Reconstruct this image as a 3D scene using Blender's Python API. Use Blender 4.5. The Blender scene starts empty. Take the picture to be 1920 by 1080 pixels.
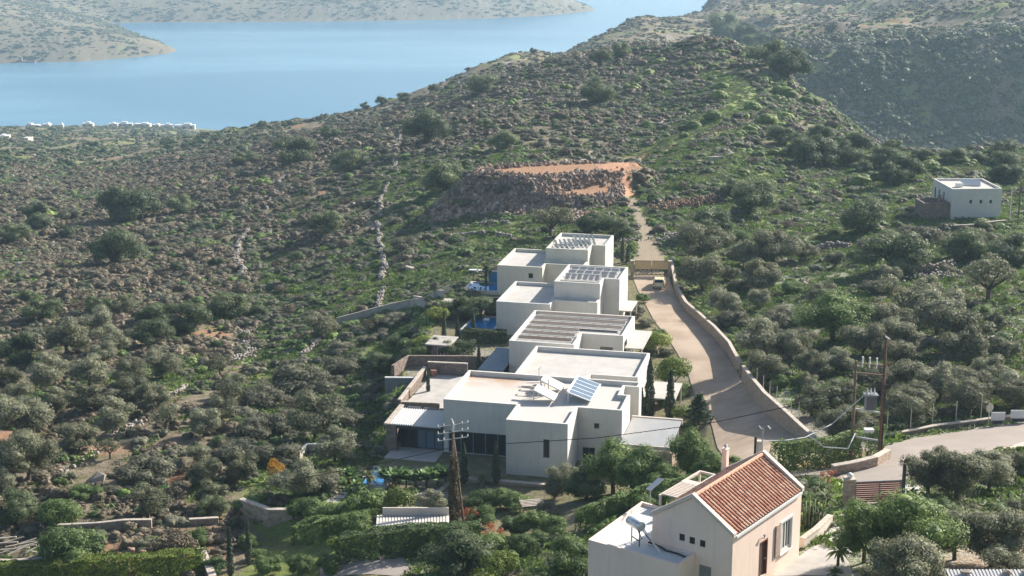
import bpy, bmesh, math, random
import numpy as np
from mathutils import Vector, Matrix
R = math.radians
SC = bpy.context.scene
COL = SC.collection
rng = np.random.default_rng(7)
random.seed(11)

# ---------------------------------------------------------------- camera
F = 2950.0                      # focal length in photo pixels (1920 wide)
PITCH = math.atan(751.0 / F)
CP, SP = math.cos(PITCH), math.sin(PITCH)
cd = bpy.data.cameras.new('camera')
cam = bpy.data.objects.new('camera', cd)
COL.objects.link(cam)
cd.sensor_width = 36.0
cd.lens = 36.0 * F / 1920.0
cd.clip_start = 1.0
cd.clip_end = 30000.0
cam.location = (0, 0, 0)
cam.rotation_euler = (math.pi / 2 - PITCH, 0, 0)
SC.camera = cam

# ---------------------------------------------------------------- light
SUN_AZ, SUN_EL = R(52), R(29)
world = bpy.data.worlds.new('World')
SC.world = world
world.use_nodes = True
wn = world.node_tree
wn.nodes.clear()
sky = wn.nodes.new('ShaderNodeTexSky')
sky.sky_type = 'NISHITA'
sky.sun_disc = False
sky.sun_elevation = SUN_EL
sky.sun_rotation = SUN_AZ
sky.air_density = 1.0
sky.dust_density = 1.6
bgn = wn.nodes.new('ShaderNodeBackground')
bgn.inputs['Strength'].default_value = 0.085
wo = wn.nodes.new('ShaderNodeOutputWorld')
wn.links.new(sky.outputs[0], bgn.inputs[0])
wn.links.new(bgn.outputs[0], wo.inputs[0])
ld = bpy.data.lights.new('sun', 'SUN')
ld.energy = 5.0
ld.angle = R(0.53)
ld.color = (1.0, 0.94, 0.85)
sun = bpy.data.objects.new('sun', ld)
COL.objects.link(sun)
SUNV = Vector((math.sin(SUN_AZ) * math.cos(SUN_EL), math.cos(SUN_AZ) * math.cos(SUN_EL), math.sin(SUN_EL)))
sun.rotation_euler = SUNV.to_track_quat('Z', 'Y').to_euler()
SC.view_settings.view_transform = 'Standard'
SC.view_settings.look = 'None'
SC.view_settings.gamma = 1.0
SC.view_settings.exposure = 1.05
SC.cycles.max_bounces = 6
SC.cycles.diffuse_bounces = 3
SC.cycles.glossy_bounces = 2
SC.cycles.transmission_bounces = 3
SC.cycles.transparent_max_bounces = 6
SC.cycles.volume_bounces = 0
SC.cycles.use_denoising = True
SC.cycles.use_adaptive_sampling = True
SC.cycles.adaptive_threshold = 0.02
SEA = -252.0

# ---------------------------------------------------------------- pixel <-> world helpers
def U(px, py, zc):
    """point seen at photo pixel (px,py), zc metres in front of the lens"""
    a, b = (px - 960.0) / F * zc, -(py - 540.0) / F * zc
    return np.array([a, CP * zc + SP * b, -SP * zc + CP * b])

def UZ(px, py, z):
    """point seen at (px,py) lying on the level z"""
    v = U(px, py, 1.0)
    return v * (z / v[2])

def PX(P):
    X, Y, Z = P
    zc = Y * CP - Z * SP
    return 960 + F * X / zc, 540 - F * (Y * SP + Z * CP) / zc, zc

# ---------------------------------------------------------------- value noise
def _hash(i, j, seed):
    h = (i.astype(np.int64) * 374761393 + j.astype(np.int64) * 668265263 + seed * 1442695041) & 0xffffffff
    h = ((h ^ (h >> 13)) * 1274126177) & 0xffffffff
    return ((h ^ (h >> 16)) & 0xffff) / 65535.0

def noise(x, y, seed=0):
    xi, yi = np.floor(x), np.floor(y)
    fx, fy = x - xi, y - yi
    fx, fy = fx * fx * (3 - 2 * fx), fy * fy * (3 - 2 * fy)
    a, b = _hash(xi, yi, seed), _hash(xi + 1, yi, seed)
    c, d = _hash(xi, yi + 1, seed), _hash(xi + 1, yi + 1, seed)
    return (a + (b - a) * fx) * (1 - fy) + (c + (d - c) * fx) * fy

def fbm(x, y, seed=0, oct=4):
    s, a, t = 0, 0.5, 0
    for o in range(oct):
        s = s + a * noise(x * 2 ** o, y * 2 ** o, seed + o * 17)
        t += a
        a *= 0.5
    return s / t

# ---------------------------------------------------------------- terrain height
def H(Y, z): return ('h', Y, z)
COLS = [
 (0, [(1080,142),(980,155),(850,180),(720,225),(600,275),(500,340),(400,450),(320,620),(265,1000),(245,1400),(237,1735),H(2200,-275),H(12000,-280)]),
 (240, [(1080,138),(980,152),(880,170),(760,200),(640,245),(540,300),(440,390),(350,530),(290,750),(262,1100),(240,1640),H(1800,-262),H(12000,-280)]),
 (480, [(1080,136),(990,150),(900,166),(800,186),(600,262),(450,350),(330,455),(275,620),(240,800),H(1100,-180),H(1600,-246),H(1900,-270),H(12000,-280)]),
 (700, [(1080,128),(990,143),(930,153),(870,165),(700,205),(560,252),(420,325),(300,425),(235,555),(206,720),H(950,-160),H(1400,-240),H(1800,-270),H(12000,-280)]),
 (960, [(1080,122),(1000,138),(945,149),(920,153),(649,200),(550,227),(430,288),(310,347),(200,465),(130,640),(106,850),H(1200,-165),H(1500,-250),H(1900,-280),H(12000,-280)]),
 (1200, [(1080,106),(980,123),(930,142),(893,154),(800,171),(650,200),(540,232),(515,242),(440,270),(380,298),(310,342),(200,435),(120,530),(88,575),H(760,-98),(70,960),(36,1180),H(1500,-200),H(1900,-280),H(12000,-280)]),
 (1355, [(1080,100),(980,114),(900,138),(870,148),(760,174),(650,200),(550,229),(480,252),(330,315),(200,405),(130,470),(72,530),H(700,-95),(50,1080),(0,1350),(-40,1600),H(2200,-280),H(12000,-280)]),
 (1450, [(1080,98),(960,115),(840,150),(700,180),(620,203),(560,222),(450,262),(330,320),(200,405),(112,490),H(640,-115),H(720,-125),(88,822),(50,1020),(0,1300),(-80,1750),H(2600,-280),H(12000,-280)]),
 (1560, [(1080,96),(950,113),(860,142),(760,165),(620,198),(480,248),(350,312),(260,375),(205,425),H(600,-130),H(700,-142),(235,768),(93,806),(50,1000),(0,1250),(-80,1700),H(3000,-200),H(12000,-280)]),
 (1720, [(1080,95),(960,110),(880,128),(800,155),(650,188),(520,226),(400,275),(287,365),H(520,-110),H(700,-146),(255,772),(76,812),(30,1000),(-40,1400),H(3000,-100),H(12000,-200)]),
 (1920, [(1080,95),(990,108),(900,125),(800,150),(700,172),(550,208),(400,275),(330,325),(276,385),H(540,-115),H(700,-146),(245,775),(46,820),(0,1000),(-80,1400),H(3000,-80),H(12000,-200)]),
]
def _pchip(xs, ys, x):
    h = np.diff(xs); d = np.diff(ys) / h
    m = np.zeros_like(ys)
    for i in range(1, len(xs) - 1):
        if d[i-1] * d[i] > 0:
            w1, w2 = 2*h[i] + h[i-1], h[i] + 2*h[i-1]
            m[i] = (w1 + w2) / (w1 / d[i-1] + w2 / d[i])
    m[0], m[-1] = d[0], d[-1]
    x = np.clip(x, xs[0], xs[-1])
    k = np.clip(np.searchsorted(xs, x) - 1, 0, len(xs) - 2)
    t = (x - xs[k]) / h[k]
    return ((1+2*t)*(1-t)**2*ys[k] + t*(1-t)**2*h[k]*m[k] + t*t*(3-2*t)*ys[k+1] + t*t*(t-1)*h[k]*m[k+1])
_cx, _cols = [], []
for px, pts in COLS:
    ss, ee = [], []
    for p in pts:
        if p[0] == 'h': Y, z = p[1], p[2]
        else:
            v = U(px, p[0], p[1]); Y, z = v[1], v[2]
        ss.append(math.log(Y)); ee.append(z / Y)
    # ground in front of the frame
    ss.insert(0, math.log(45)); ee.insert(0, ee[0] * math.exp(ss[1]) / 45 * 0.86)
    _cx.append(px); _cols.append((np.array(ss), np.array(ee)))
_cx = [-700] + _cx + [2700]
_cols = [_cols[0]] + _cols + [_cols[-1]]
_cx = np.array(_cx, float)

def h_base(X, Y):
    X, Y = np.broadcast_arrays(np.asarray(X, float), np.asarray(Y, float))
    shp = X.shape
    X, Y = X.ravel(), np.maximum(Y.ravel(), 46)
    s = np.log(Y)
    E = np.array([_pchip(a, b, s) for a, b in _cols])
    z = -np.minimum(0.45 * Y, 60)
    n = len(_cx)
    for it in range(3):
        zc = Y * CP - z * SP
        px = np.clip(960 + F * X / zc, _cx[0], _cx[-1])
        k = np.clip(np.searchsorted(_cx, px) - 1, 0, n - 2)
        h = _cx[k+1] - _cx[k]
        t = (px - _cx[k]) / h
        idx = np.arange(len(X))
        e0, e1 = E[k, idx], E[k+1, idx]
        km, kp = np.maximum(k-1, 0), np.minimum(k+2, n-1)
        m0 = (e1 - E[km, idx]) / (_cx[k+1] - _cx[km]) * h
        m1 = (E[kp, idx] - e0) / (_cx[kp] - _cx[k]) * h
        lim = 1.2 * np.abs(e1 - e0)
        m0 = np.clip(m0, -lim, lim); m1 = np.clip(m1, -lim, lim)
        e = (1+2*t)*(1-t)**2*e0 + t*(1-t)**2*m0 + t*t*(3-2*t)*e1 + t*t*(t-1)*m1
        z = e * Y
    return z.reshape(shp)

def seg_dist(X, Y, pts, closed=False):
    d = np.full(X.shape, 1e9)
    n = len(pts)
    for i in range(n if closed else n - 1):
        a, b = pts[i], pts[(i+1) % n]
        dx, dy = b[0]-a[0], b[1]-a[1]
        t = np.clip(((X-a[0])*dx + (Y-a[1])*dy) / (dx*dx+dy*dy+1e-9), 0, 1)
        d = np.minimum(d, np.hypot(X-a[0]-t*dx, Y-a[1]-t*dy))
    return d

def inside(X, Y, pts):
    r = np.zeros(X.shape, bool)
    n = len(pts)
    for i in range(n):
        a, b = pts[i], pts[(i+1) % n]
        if a[1] == b[1]: continue
        c = ((a[1] > Y) != (b[1] > Y)) & (X < (b[0]-a[0]) * (Y-a[1]) / (b[1]-a[1]) + a[0])
        r ^= c
    return r

def sdist(X, Y, pts):
    """signed distance, negative inside"""
    d = seg_dist(X, Y, pts, True)
    return np.where(inside(X, Y, pts), -d, d)

def poly_at(pix, z): return [tuple(UZ(x, y, z)[:2]) for x, y in pix]

# far land across the water, its coastline as seen, on the level of the sea
FAR1 = poly_at([(-900,160),(0,118),(150,115),(250,107),(312,100),(332,95),(318,88),(280,76),(245,62),(215,50),(150,30),(-900,30)], SEA)
FAR2 = poly_at([(-900,75),(150,50),(205,43),(300,41.5),(500,40.5),(640,40),(900,35),(1040,28),(1118,19),(1090,10),(1050,2),(1000,-8),(950,-30),(700,-70),(-900,-80)], SEA)
def h_far(X, Y):
    a = -sdist(X, Y, FAR1)
    b = -sdist(X, Y, FAR2)
    n1 = fbm(X/260, Y/260, 5) - 0.45
    n2 = fbm(X/500, Y/500, 9) - 0.45
    f = lambda d, mx, n: np.where(d > 0, 1.2*np.sqrt(np.maximum(d,0)) + mx * (1 - np.exp(-np.maximum(d, 0) / (mx * 5.0))) * (1 + 1.1*n), np.maximum(d*0.2, -25)) 
    return SEA + np.maximum(f(a, 70, n1), f(b, 150, n2))

# rubble terraces (two levels of red earth), and pads; (polygon, level, slope)
PLAT1 = poly_at([(892,324),(930,326),(1000,334),(1090,327),(1150,322),(1200,312),(1190,303),(1120,303),(1060,305),(960,311),(905,315)], -54.6)
PLAT2 = poly_at([(1015,362),(1060,368),(1110,371),(1160,366),(1165,350),(1120,346),(1070,352)], -56.9)
PADS = [(PLAT1, -54.6, 0.85), (PLAT2, -56.9, 0.85)]
# villa frame: origin at the near left roof corner of the nearest villa, s to the right, t away
AZ = R(13.165)
E0 = UZ(831.2, 748.3, -50.7)
EB = np.array([math.cos(AZ), -math.sin(AZ)]); EA = np.array([math.sin(AZ), math.cos(AZ)])
def W2(s_, t_): 
    q = E0[:2] + EB*s_ + EA*t_
    return (float(q[0]), float(q[1]))
def ST(px, py, z):
    d = (UZ(px, py, z) - E0)[:2]; return float(d @ EB), float(d @ EA)
FLATS = [([W2(*q) for q in [(-6.6,-6.9),(-9,14),(-13,28),(-15.5,45),(-19,66),(-18,84),(12,86),(15,60),(20,30),(24,10),(24,-4),(13.8,-7),(3,-7.3)]], lambda X, Y: -56.4 - 0.008*np.clip(((X-E0[0])*EA[0]+(Y-E0[1])*EA[1]), 0, 90), 2.0),
         ([W2(*q) for q in [(-15,-17),(-9.6,-18.5),(-4,-16),(2.6,-9.6),(3,-7.5),(-6.7,-7),(-6.8,-1),(-11,-3)]], lambda X, Y: -56.9 + 0*X, 2.0),
         ]
def rough(X, Y):
    n = (fbm(X/14, Y/14, 3, 4) - 0.5) * np.clip(Y/260, 0.35, 3.0) * 1.7
    n = n + (fbm(X/60, Y/60, 13, 3) - 0.5) * np.clip((Y-300)/200, 0, 5) * 2.2
    g = (fbm((X+0.4*Y)/45, (Y-0.2*X)/90, 23, 4) - 0.5) * np.clip((Y-520)/120, 0, 1) * 26
    g = g * np.clip((SEA - -1) and 1, 0, 1)
    return n, g
FLAT = []      # (polyline, half width): ground kept smooth here; filled below
def height(X, Y):
    X = np.asarray(X, float); Y = np.asarray(Y, float)
    X, Y = np.broadcast_arrays(X, Y)
    b = h_base(X, Y)
    n, g = rough(X, Y)
    k = np.clip((Y - 108) / 12, 0.15, 1)
    for pts, w in FLAT:
        k = np.minimum(k, np.clip((seg_dist(X, Y, pts) - w) / 6.0, 0.0, 1))
    sh = np.clip((b - SEA) / 60, 0, 1)
    right = np.clip((X - 0.10*Y) / 60, 0, 1) 
    g = g * np.where((Y > 720) & (Y < 860) & (X > 0.13*Y), 0.35, 1)
    z = b + n * k * np.where(Y > 600, np.clip(sh*2, 0.15, 1), 1) + g * sh * (0.06 + 0.7*right)
    for pts, lev, bl in FLATS:
        d = sdist(X, Y, pts)
        w = np.clip(1 - d/bl, 0, 1)
        z = z*(1-w) + lev(X, Y)*w
    for pts, lev, sl in PADS:
        d = sdist(X, Y, pts)
        pz = lev - np.maximum(d, 0) * sl + (noise(X*0.8, Y*0.8, 5)-0.5)*0.5*np.clip(d, 0, 1)
        z = np.where(d < 30, np.maximum(z, pz), z)
    m = (Y > 1850)
    if m.any():
        hf = h_far(X[m], Y[m])
        z = z.copy(); z[m] = np.maximum(np.where(Y[m] > 2100, -275, z[m]), hf)
    return z

def G(px, py, d0=70, d1=3500):
    """first hit of the ray through (px,py) with the terrain"""
    zc = np.exp(np.linspace(math.log(d0), math.log(d1), 700))
    v = U(px, py, 1.0)
    P = v[:, None] * zc
    dz = P[2] - height(P[0], P[1])
    i = np.argmax(dz < 0)
    if dz[i] >= 0: return None
    t = dz[i-1] / (dz[i-1] - dz[i]) if i else 0
    q = P[:, i-1] * (1-t) + P[:, i] * t if i else P[:, 0]
    return q

def GV(pxs, pys, d0=70, d1=3500, n=420):
    """vectorised G; returns (3,N), nan where nothing is hit"""
    out = np.full((3, len(pxs)), np.nan)
    zc = np.exp(np.linspace(math.log(d0), math.log(d1), n))
    a = (np.asarray(pxs) - 960) / F; b = -(np.asarray(pys) - 540) / F
    V = np.array([a, CP + SP * b, -SP + CP * b])
    for c in range(0, len(a), 400):
        v = V[:, c:c+400]
        P = v[:, None, :] * zc[None, :, None]
        dz = P[2] - height(P[0], P[1])
        hit = dz < 0
        i = np.argmax(hit, axis=0)
        j = np.arange(v.shape[1])
        ok = hit[i, j] & (i > 0)
        i1 = np.maximum(i, 1)
        d_0, d_1 = dz[i1-1, j], dz[i1, j]
        t = d_0 / (d_0 - d_1 + 1e-12)
        z = zc[i1-1] * (1-t) + zc[i1] * t
        q = v * z
        q[:, ~ok] = np.nan
        out[:, c:c+400] = q
    return out

def hz(x, y): return float(height(np.array([x]), np.array([y]))[0])

# ---------------------------------------------------------------- object helpers
def tag(o, label=None, cat=None, group=None, kind=None):
    if label: o['label'] = label
    if cat: o['category'] = cat
    if group: o['group'] = group
    if kind: o['kind'] = kind
    return o
def link(name, me, mats=None, parent=None, loc=None):
    if mats is not None:
        for m in (mats if isinstance(mats, (list, tuple)) else [mats]): me.materials.append(m)
    o = bpy.data.objects.new(name, me)
    COL.objects.link(o)
    if parent is not None: o.parent = parent
    if loc is not None: o.location = loc
    return o
def empty(name, loc, rz=0.0):
    o = bpy.data.objects.new(name, None)
    o.empty_display_size = 0.3
    COL.objects.link(o)
    o.location = tuple(float(c) for c in loc); o.rotation_euler = (0, 0, rz)
    return o
def copy_tree(o, parent=None):
    c = o.copy(); COL.objects.link(c); c.parent = parent
    for ch in list(o.children): copy_tree(ch, c)
    return c
def np_mesh(name, V, Q, mats=None, parent=None, mi=None, smooth=False, loc=None):
    """V (n,3), Q (m,3|4) -> object"""
    me = bpy.data.meshes.new(name)
    V = np.asarray(V, np.float32); Q = np.asarray(Q, np.int32)
    k = Q.shape[1]
    me.vertices.add(len(V)); me.vertices.foreach_set('co', V.ravel())
    me.loops.add(Q.size); me.loops.foreach_set('vertex_index', Q.ravel())
    me.polygons.add(len(Q)); me.polygons.foreach_set('loop_start', np.arange(0, Q.size, k, dtype=np.int32))
    me.polygons.foreach_set('loop_total', np.full(len(Q), k, np.int32))
    if mi is not None: me.polygons.foreach_set('material_index', np.asarray(mi, np.int32))
    if smooth: me.polygons.foreach_set('use_smooth', np.ones(len(Q), bool))
    me.update(calc_edges=True)
    me.validate()
    return link(name, me, mats, parent, loc)

class MB:
    """collects boxes, prisms, bars and tubes, then links them as one mesh object"""
    def __init__(s): s.v, s.f, s.m = [], [], []
    def add(s, vs, fs, m=0):
        n = len(s.v)
        s.v += [tuple(float(c) for c in v) for v in vs]
        s.f += [tuple(n + i for i in f) for f in fs]
        s.m += [m] * len(fs)
    def box(s, x0, x1, y0, y1, z0, z1, m=0):
        s.add([(x0,y0,z0),(x1,y0,z0),(x1,y1,z0),(x0,y1,z0),(x0,y0,z1),(x1,y0,z1),(x1,y1,z1),(x0,y1,z1)],
              [(0,3,2,1),(4,5,6,7),(0,1,5,4),(1,2,6,5),(2,3,7,6),(3,0,4,7)], m)
    def hexa(s, p, m=0):
        s.add(p, [(0,3,2,1),(4,5,6,7),(0,1,5,4),(1,2,6,5),(2,3,7,6),(3,0,4,7)], m)
    def prism(s, poly, z0, z1, m=0, cap=True):
        n = len(poly)
        vs = [(x, y, z0) for x, y in poly] + [(x, y, z1) for x, y in poly]
        fs = [(i, (i+1) % n, (i+1) % n + n, i + n) for i in range(n)]
        if cap: fs += [tuple(range(n-1, -1, -1)), tuple(range(n, 2*n))]
        s.add(vs, fs, m)
    def tube(s, pts, r, n=6, m=0, cap=True):
        pts = [Vector(p) for p in pts]
        rs = r if isinstance(r, (list, tuple)) else [r] * len(pts)
        vs, fs = [], []
        for i, p in enumerate(pts):
            d = (pts[min(i+1, len(pts)-1)] - pts[max(i-1, 0)]).normalized()
            a = d.orthogonal().normalized() if abs(d.z) > 0.99 else d.cross(Vector((0,0,1))).normalized()
            b = d.cross(a).normalized()
            for k in range(n):
                t = 2*math.pi*k/n
                vs.append(p + (a*math.cos(t) + b*math.sin(t)) * rs[i])
        for i in range(len(pts)-1):
            for k in range(n):
                k2 = (k+1) % n
                fs.append((i*n+k, i*n+k2, (i+1)*n+k2, (i+1)*n+k))
        if cap: fs += [tuple(range(n-1,-1,-1)), tuple((len(pts)-1)*n + k for k in range(n))]
        s.add(vs, fs, m)
    def bar(s, a, b, w, h, m=0):
        a, b = Vector(a), Vector(b)
        d = (b-a).normalized()
        u = d.cross(Vector((0,0,1)))
        u = Vector((1,0,0)) if u.length < 1e-4 else u.normalized()
        v = u.cross(d).normalized()
        p = []
        for q in (a, b):
            p += [q - u*w/2 - v*h/2, q + u*w/2 - v*h/2, q + u*w/2 + v*h/2, q - u*w/2 + v*h/2]
        s.add(p, [(0,1,2,3),(7,6,5,4),(0,4,5,1),(1,5,6,2),(2,6,7,3),(3,7,4,0)], m)
    def build(s, name, mats, parent=None, smooth=False, loc=None, bevel=0):
        me = bpy.data.meshes.new(name)
        me.from_pydata(s.v, [], s.f)
        me.polygons.foreach_set('material_index', s.m)
        bm = bmesh.new(); bm.from_mesh(me)
        bmesh.ops.recalc_face_normals(bm, faces=bm.faces)
        bm.to_mesh(me); bm.free()
        if smooth: me.polygons.foreach_set('use_smooth', [True]*len(me.polygons))
        me.update()
        o = link(name, me, mats, parent, loc)
        if bevel:
            md = o.modifiers.new('bevel', 'BEVEL'); md.width = bevel; md.segments = 2; md.limit_method = 'ANGLE'
        return o

# ---------------------------------------------------------------- materials
class NT:
    def __init__(s, name, rough=0.8, spec=0.3):
        s.m = bpy.data.materials.new(name); s.m.use_nodes = True
        s.t = s.m.node_tree; s.n = s.t.nodes
        s.b = s.n['Principled BSDF']; s.out = s.n['Material Output']
        s.b.inputs['Roughness'].default_value = rough
        s.b.inputs['Specular IOR Level'].default_value = spec
        s.tc = None
    def l(s, a, b): s.t.links.new(a, b)
    def coord(s):
        if s.tc is None: s.tc = s.n.new('ShaderNodeTexCoord')
        return s.tc.outputs['Object']
    def noise(s, scale, detail=4, rough=0.6, vec=None, dim='3D'):
        x = s.n.new('ShaderNodeTexNoise'); x.inputs['Scale'].default_value = scale
        x.inputs['Detail'].default_value = detail; x.inputs['Roughness'].default_value = rough
        s.l(vec if vec is not None else s.coord(), x.inputs['Vector']); return x.outputs['Fac']
    def vor(s, scale, vec=None, feature='F1', out='Distance'):
        x = s.n.new('ShaderNodeTexVoronoi'); x.feature = feature; x.inputs['Scale'].default_value = scale
        s.l(vec if vec is not None else s.coord(), x.inputs['Vector']); return x.outputs[out]
    def ramp(s, fac, stops):
        x = s.n.new('ShaderNodeValToRGB'); e = x.color_ramp.elements
        while len(e) < len(stops): e.new(0.5)
        for q, (p, c) in zip(e, stops):
            q.position = p; q.color = (*c, 1) if len(c) == 3 else c
        s.l(fac, x.inputs[0]); return x.outputs[0]
    def mix(s, fac, a, b, mode='MIX'):
        x = s.n.new('ShaderNodeMix'); x.data_type = 'RGBA'; x.blend_type = mode
        for v, i in ((fac, x.inputs[0]), (a, x.inputs[6]), (b, x.inputs[7])):
            if isinstance(v, (int, float)): i.default_value = v
            elif isinstance(v, tuple): i.default_value = (*v, 1)
            else: s.l(v, i)
        return x.outputs[2]
    def math(s, op, a, b=0.0, clamp=False):
        x = s.n.new('ShaderNodeMath'); x.operation = op; x.use_clamp = clamp
        for v, i in ((a, x.inputs[0]), (b, x.inputs[1])):
            if isinstance(v, (int, float)): i.default_value = v
            else: s.l(v, i)
        return x.outputs[0]
    def attr(s, name, out='Fac', typ='GEOMETRY'):
        x = s.n.new('ShaderNodeAttribute'); x.attribute_name = name; x.attribute_type = typ
        return x.outputs[out]
    def map(s, scale=(1,1,1), rot=(0,0,0)):
        x = s.n.new('ShaderNodeMapping'); x.inputs['Scale'].default_value = scale
        x.inputs['Rotation'].default_value = rot
        s.l(s.coord(), x.inputs[0]); return x.outputs[0]
    def bump(s, h, strength=0.4, dist=0.05):
        x = s.n.new('ShaderNodeBump'); x.inputs['Strength'].default_value = strength
        x.inputs['Distance'].default_value = dist
        s.l(h, x.inputs['Height']); s.l(x.outputs[0], s.b.inputs['Normal'])
    def base(s, c):
        if isinstance(c, tuple): s.b.inputs['Base Color'].default_value = (*c, 1)
        else: s.l(c, s.b.inputs['Base Color'])
        return s
def mat_plain(name, c, rough=0.7, metal=0.0, var=0.18, scale=3.0, spec=0.3):
    t = NT(name, rough, spec)
    n = t.noise(scale, 5)
    d = tuple(x*(1-var) for x in c); e = tuple(min(1, x*(1+var*0.6)) for x in c)
    t.base(t.ramp(n, [(0.3, d), (0.7, e)]))
    t.b.inputs['Metallic'].default_value = metal
    return t.m
# ================================================================ GROUND, SEA, HAZE
def chain(pix, lo=0.0):
    q = GV([p[0] for p in pix], [p[1] for p in pix])
    return [(float(q[0, i]), float(q[1, i])) for i in range(len(pix)) if not np.isnan(q[0, i])]

# gravel drive: left and right edges seen in the photo (pixel pairs)
DRIVE = [((1186,516),(1254,516)),((1190,530),(1258,532)),((1196,545),(1266,552)),((1212,575),(1283,580)),((1228,605),(1308,604)),((1250,630),(1336,632)),
         ((1268,660),(1362,664)),((1290,700),(1385,706)),((1300,735),(1405,738)),((1318,765),(1428,768)),((1335,800),(1470,800)),((1345,840),(1520,835)),((1380,880),(1545,860))]
DL = chain([p[0] for p in DRIVE]); DR = chain([p[1] for p in DRIVE])
TRACK = [((1158,318),(1178,318)),((1160,345),(1180,342)),((1167,368),(1189,366)),((1180,400),(1203,396)),((1192,430),(1222,428)),((1194,460),(1234,455)),((1190,480),(1248,478)),((1188,498),(1252,496)),((1188,514),(1254,514))]
TL = chain([p[0] for p in TRACK]); TR = chain([p[1] for p in TRACK])
GTRACK = chain([(1190,300),(1260,268),(1330,232),(1385,205),(1400,180),(1375,155),(1330,138)])
ROAD = [((1980,782),(1980,812)),((1920,793),(1920,830)),((1840,803),(1850,850)),((1760,815),(1780,870)),((1690,828),(1720,888)),((1640,845),(1690,905)),((1600,872),(1660,935)),((1560,905),(1640,960))]
RL = chain([p[0] for p in ROAD]); RR = chain([p[1] for p in ROAD])
FLAT.append(([((a[0]+b[0])/2, (a[1]+b[1])/2) for a, b in zip(DL, DR)], 5.5))
FLAT.append(([((a[0]+b[0])/2, (a[1]+b[1])/2) for a, b in zip(TL, TR)], 2.5))
FLAT.append(([((a[0]+b[0])/2, (a[1]+b[1])/2) for a, b in zip(RL, RR)], 5))
ZV = -56.6

NU, NS = 640, 880
u = np.tan(np.linspace(R(-25), R(25), NU))
# rows denser where the photo looks
sv = np.concatenate([np.linspace(math.log(48), math.log(2200), 700), np.linspace(math.log(2200), math.log(12000), NS-700+1)[1:]])
UU, SS = np.meshgrid(u, sv)
TY = np.exp(SS); TX = UU * TY
TZ = height(TX, TY)
LSU, LSS = u, sv
def zmesh(X, Y):
    """height of the ground mesh itself (bilinear between its vertices)"""
    X = np.asarray(X, float); Y = np.asarray(Y, float)
    a = np.arctan(X / Y); fi = (a - R(-25)) / R(50) * (NU-1)
    s = np.log(Y)
    fj = np.interp(s, sv, np.arange(NS))
    i = np.clip(fi.astype(int), 0, NU-2); j = np.clip(fj.astype(int), 0, NS-2)
    tx, ty = fi - i, fj - j
    return (TZ[j,i]*(1-tx)+TZ[j,i+1]*tx)*(1-ty) + (TZ[j+1,i]*(1-tx)+TZ[j+1,i+1]*tx)*ty

VILLA_ZONE = poly_at([(760,800),(690,900),(640,960),(700,1080),(1560,1080),(1640,930),(1530,850),(1290,680),(1215,560),(1180,490),(1150,440),(1040,440),(900,540),(820,590),(760,690)], -56)
# ---- surface masks: green growth, red earth, rock, far shade of scrub
def sm(x, a, b): 
    t = np.clip((x-a)/(b-a), 0, 1); return t*t*(3-2*t)
def masks(X, Y, Z):
    zc = Y*CP - Z*SP
    px = 960 + F*X/zc; py = 540 - F*(Y*SP + Z*CP)/zc
    big = fbm(X/34, Y/34, 41, 4); med = fbm(X/9, Y/9, 51, 4)
    g = 0.18 + 0*px
    g = g + 0.55*sm(px, 560, 760)*sm(py, 225, 330)           # middle slope
    g = g + 0.35*sm(px, 430, 540)*sm(py, 420, 520)
    g = g + 0.35*sm(px, 200, 420)*sm(py, 620, 740)
    g = g + 0.25*sm(px, 1130, 1250)*sm(py, 100, 170)
    g = g + 0.20*sm(px, 1500, 1700)*sm(py, 480, 600)
    g = g - 0.25*sm(-py, -330, -230)*sm(-px, -1100, -900)     # dry band on the shoulder
    g = g + 0.35*sm(px, 430, 500)*sm(-px, -720, -640)*sm(py, 430, 520)
    g = g + 0.22*sm(px, 1200, 1300)*sm(py, 250, 330)
    g = np.where((Y > 600), 0.30, g)
    g = np.where((Y > 640) & (Y < 860) & (px > 1380), 0.42, g)
    g = np.where(Y > 1900, 0.02, g)
    green = sm(g + (big-0.5)*1.5 + (med-0.5)*1.1, 0.33, 0.75)
    r = 0.08*(Y < 1900) + 0.16*sm(-px, -620, -420)*sm(py, 560, 720) + 0.3*sm(px, 1480, 1650)*sm(py, 430, 560)
    red = sm(r + (fbm(X/12, Y/12, 61, 4)-0.5)*1.6, 0.35, 0.7)
    for P in (PLAT1, PLAT2):
        d = sdist(X, Y, P)
        red = np.maximum(red, sm(-d, -1.5, 0.5)); green = green * sm(d, 0, 9)
    dv = sdist(X, Y, VILLA_ZONE); green = green * np.where(dv < 0, 0.25, 1)
    dd = seg_dist(X, Y, GTRACK)
    green = np.maximum(green, 1.2*sm(-dd, -5, -1.5)*sm(Y, 335, 370)); red = np.maximum(red, sm(-dd, -4, -2)*sm(-Y, -372, -345))
    rock = sm(fbm(X/7, Y/7, 71, 4) + 0.25*sm(px, 1280, 1500)*sm(py, 250, 420) - 0.1*sm(-px,-700,-500), 0.60, 0.78)
    return green, red, rock, px, py
mgreen, mred, mrock, mpx, mpy = masks(TX, TY, TZ)
idx = np.arange(NU*NS).reshape(NS, NU)
Q = np.stack([idx[:-1,:-1].ravel(), idx[:-1,1:].ravel(), idx[1:,1:].ravel(), idx[1:,:-1].ravel()], 1)
ground = np_mesh('ground', np.stack([TX.ravel(), TY.ravel(), TZ.ravel()], 1), Q, smooth=True)
tag(ground, kind='structure')
for nm, arr in (('green', mgreen), ('red', mred), ('rock', mrock)):
    a = ground.data.attributes.new(nm, 'FLOAT', 'POINT'); a.data.foreach_set('value', np.clip(arr,0,1.3).astype(np.float32).ravel())

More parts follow.
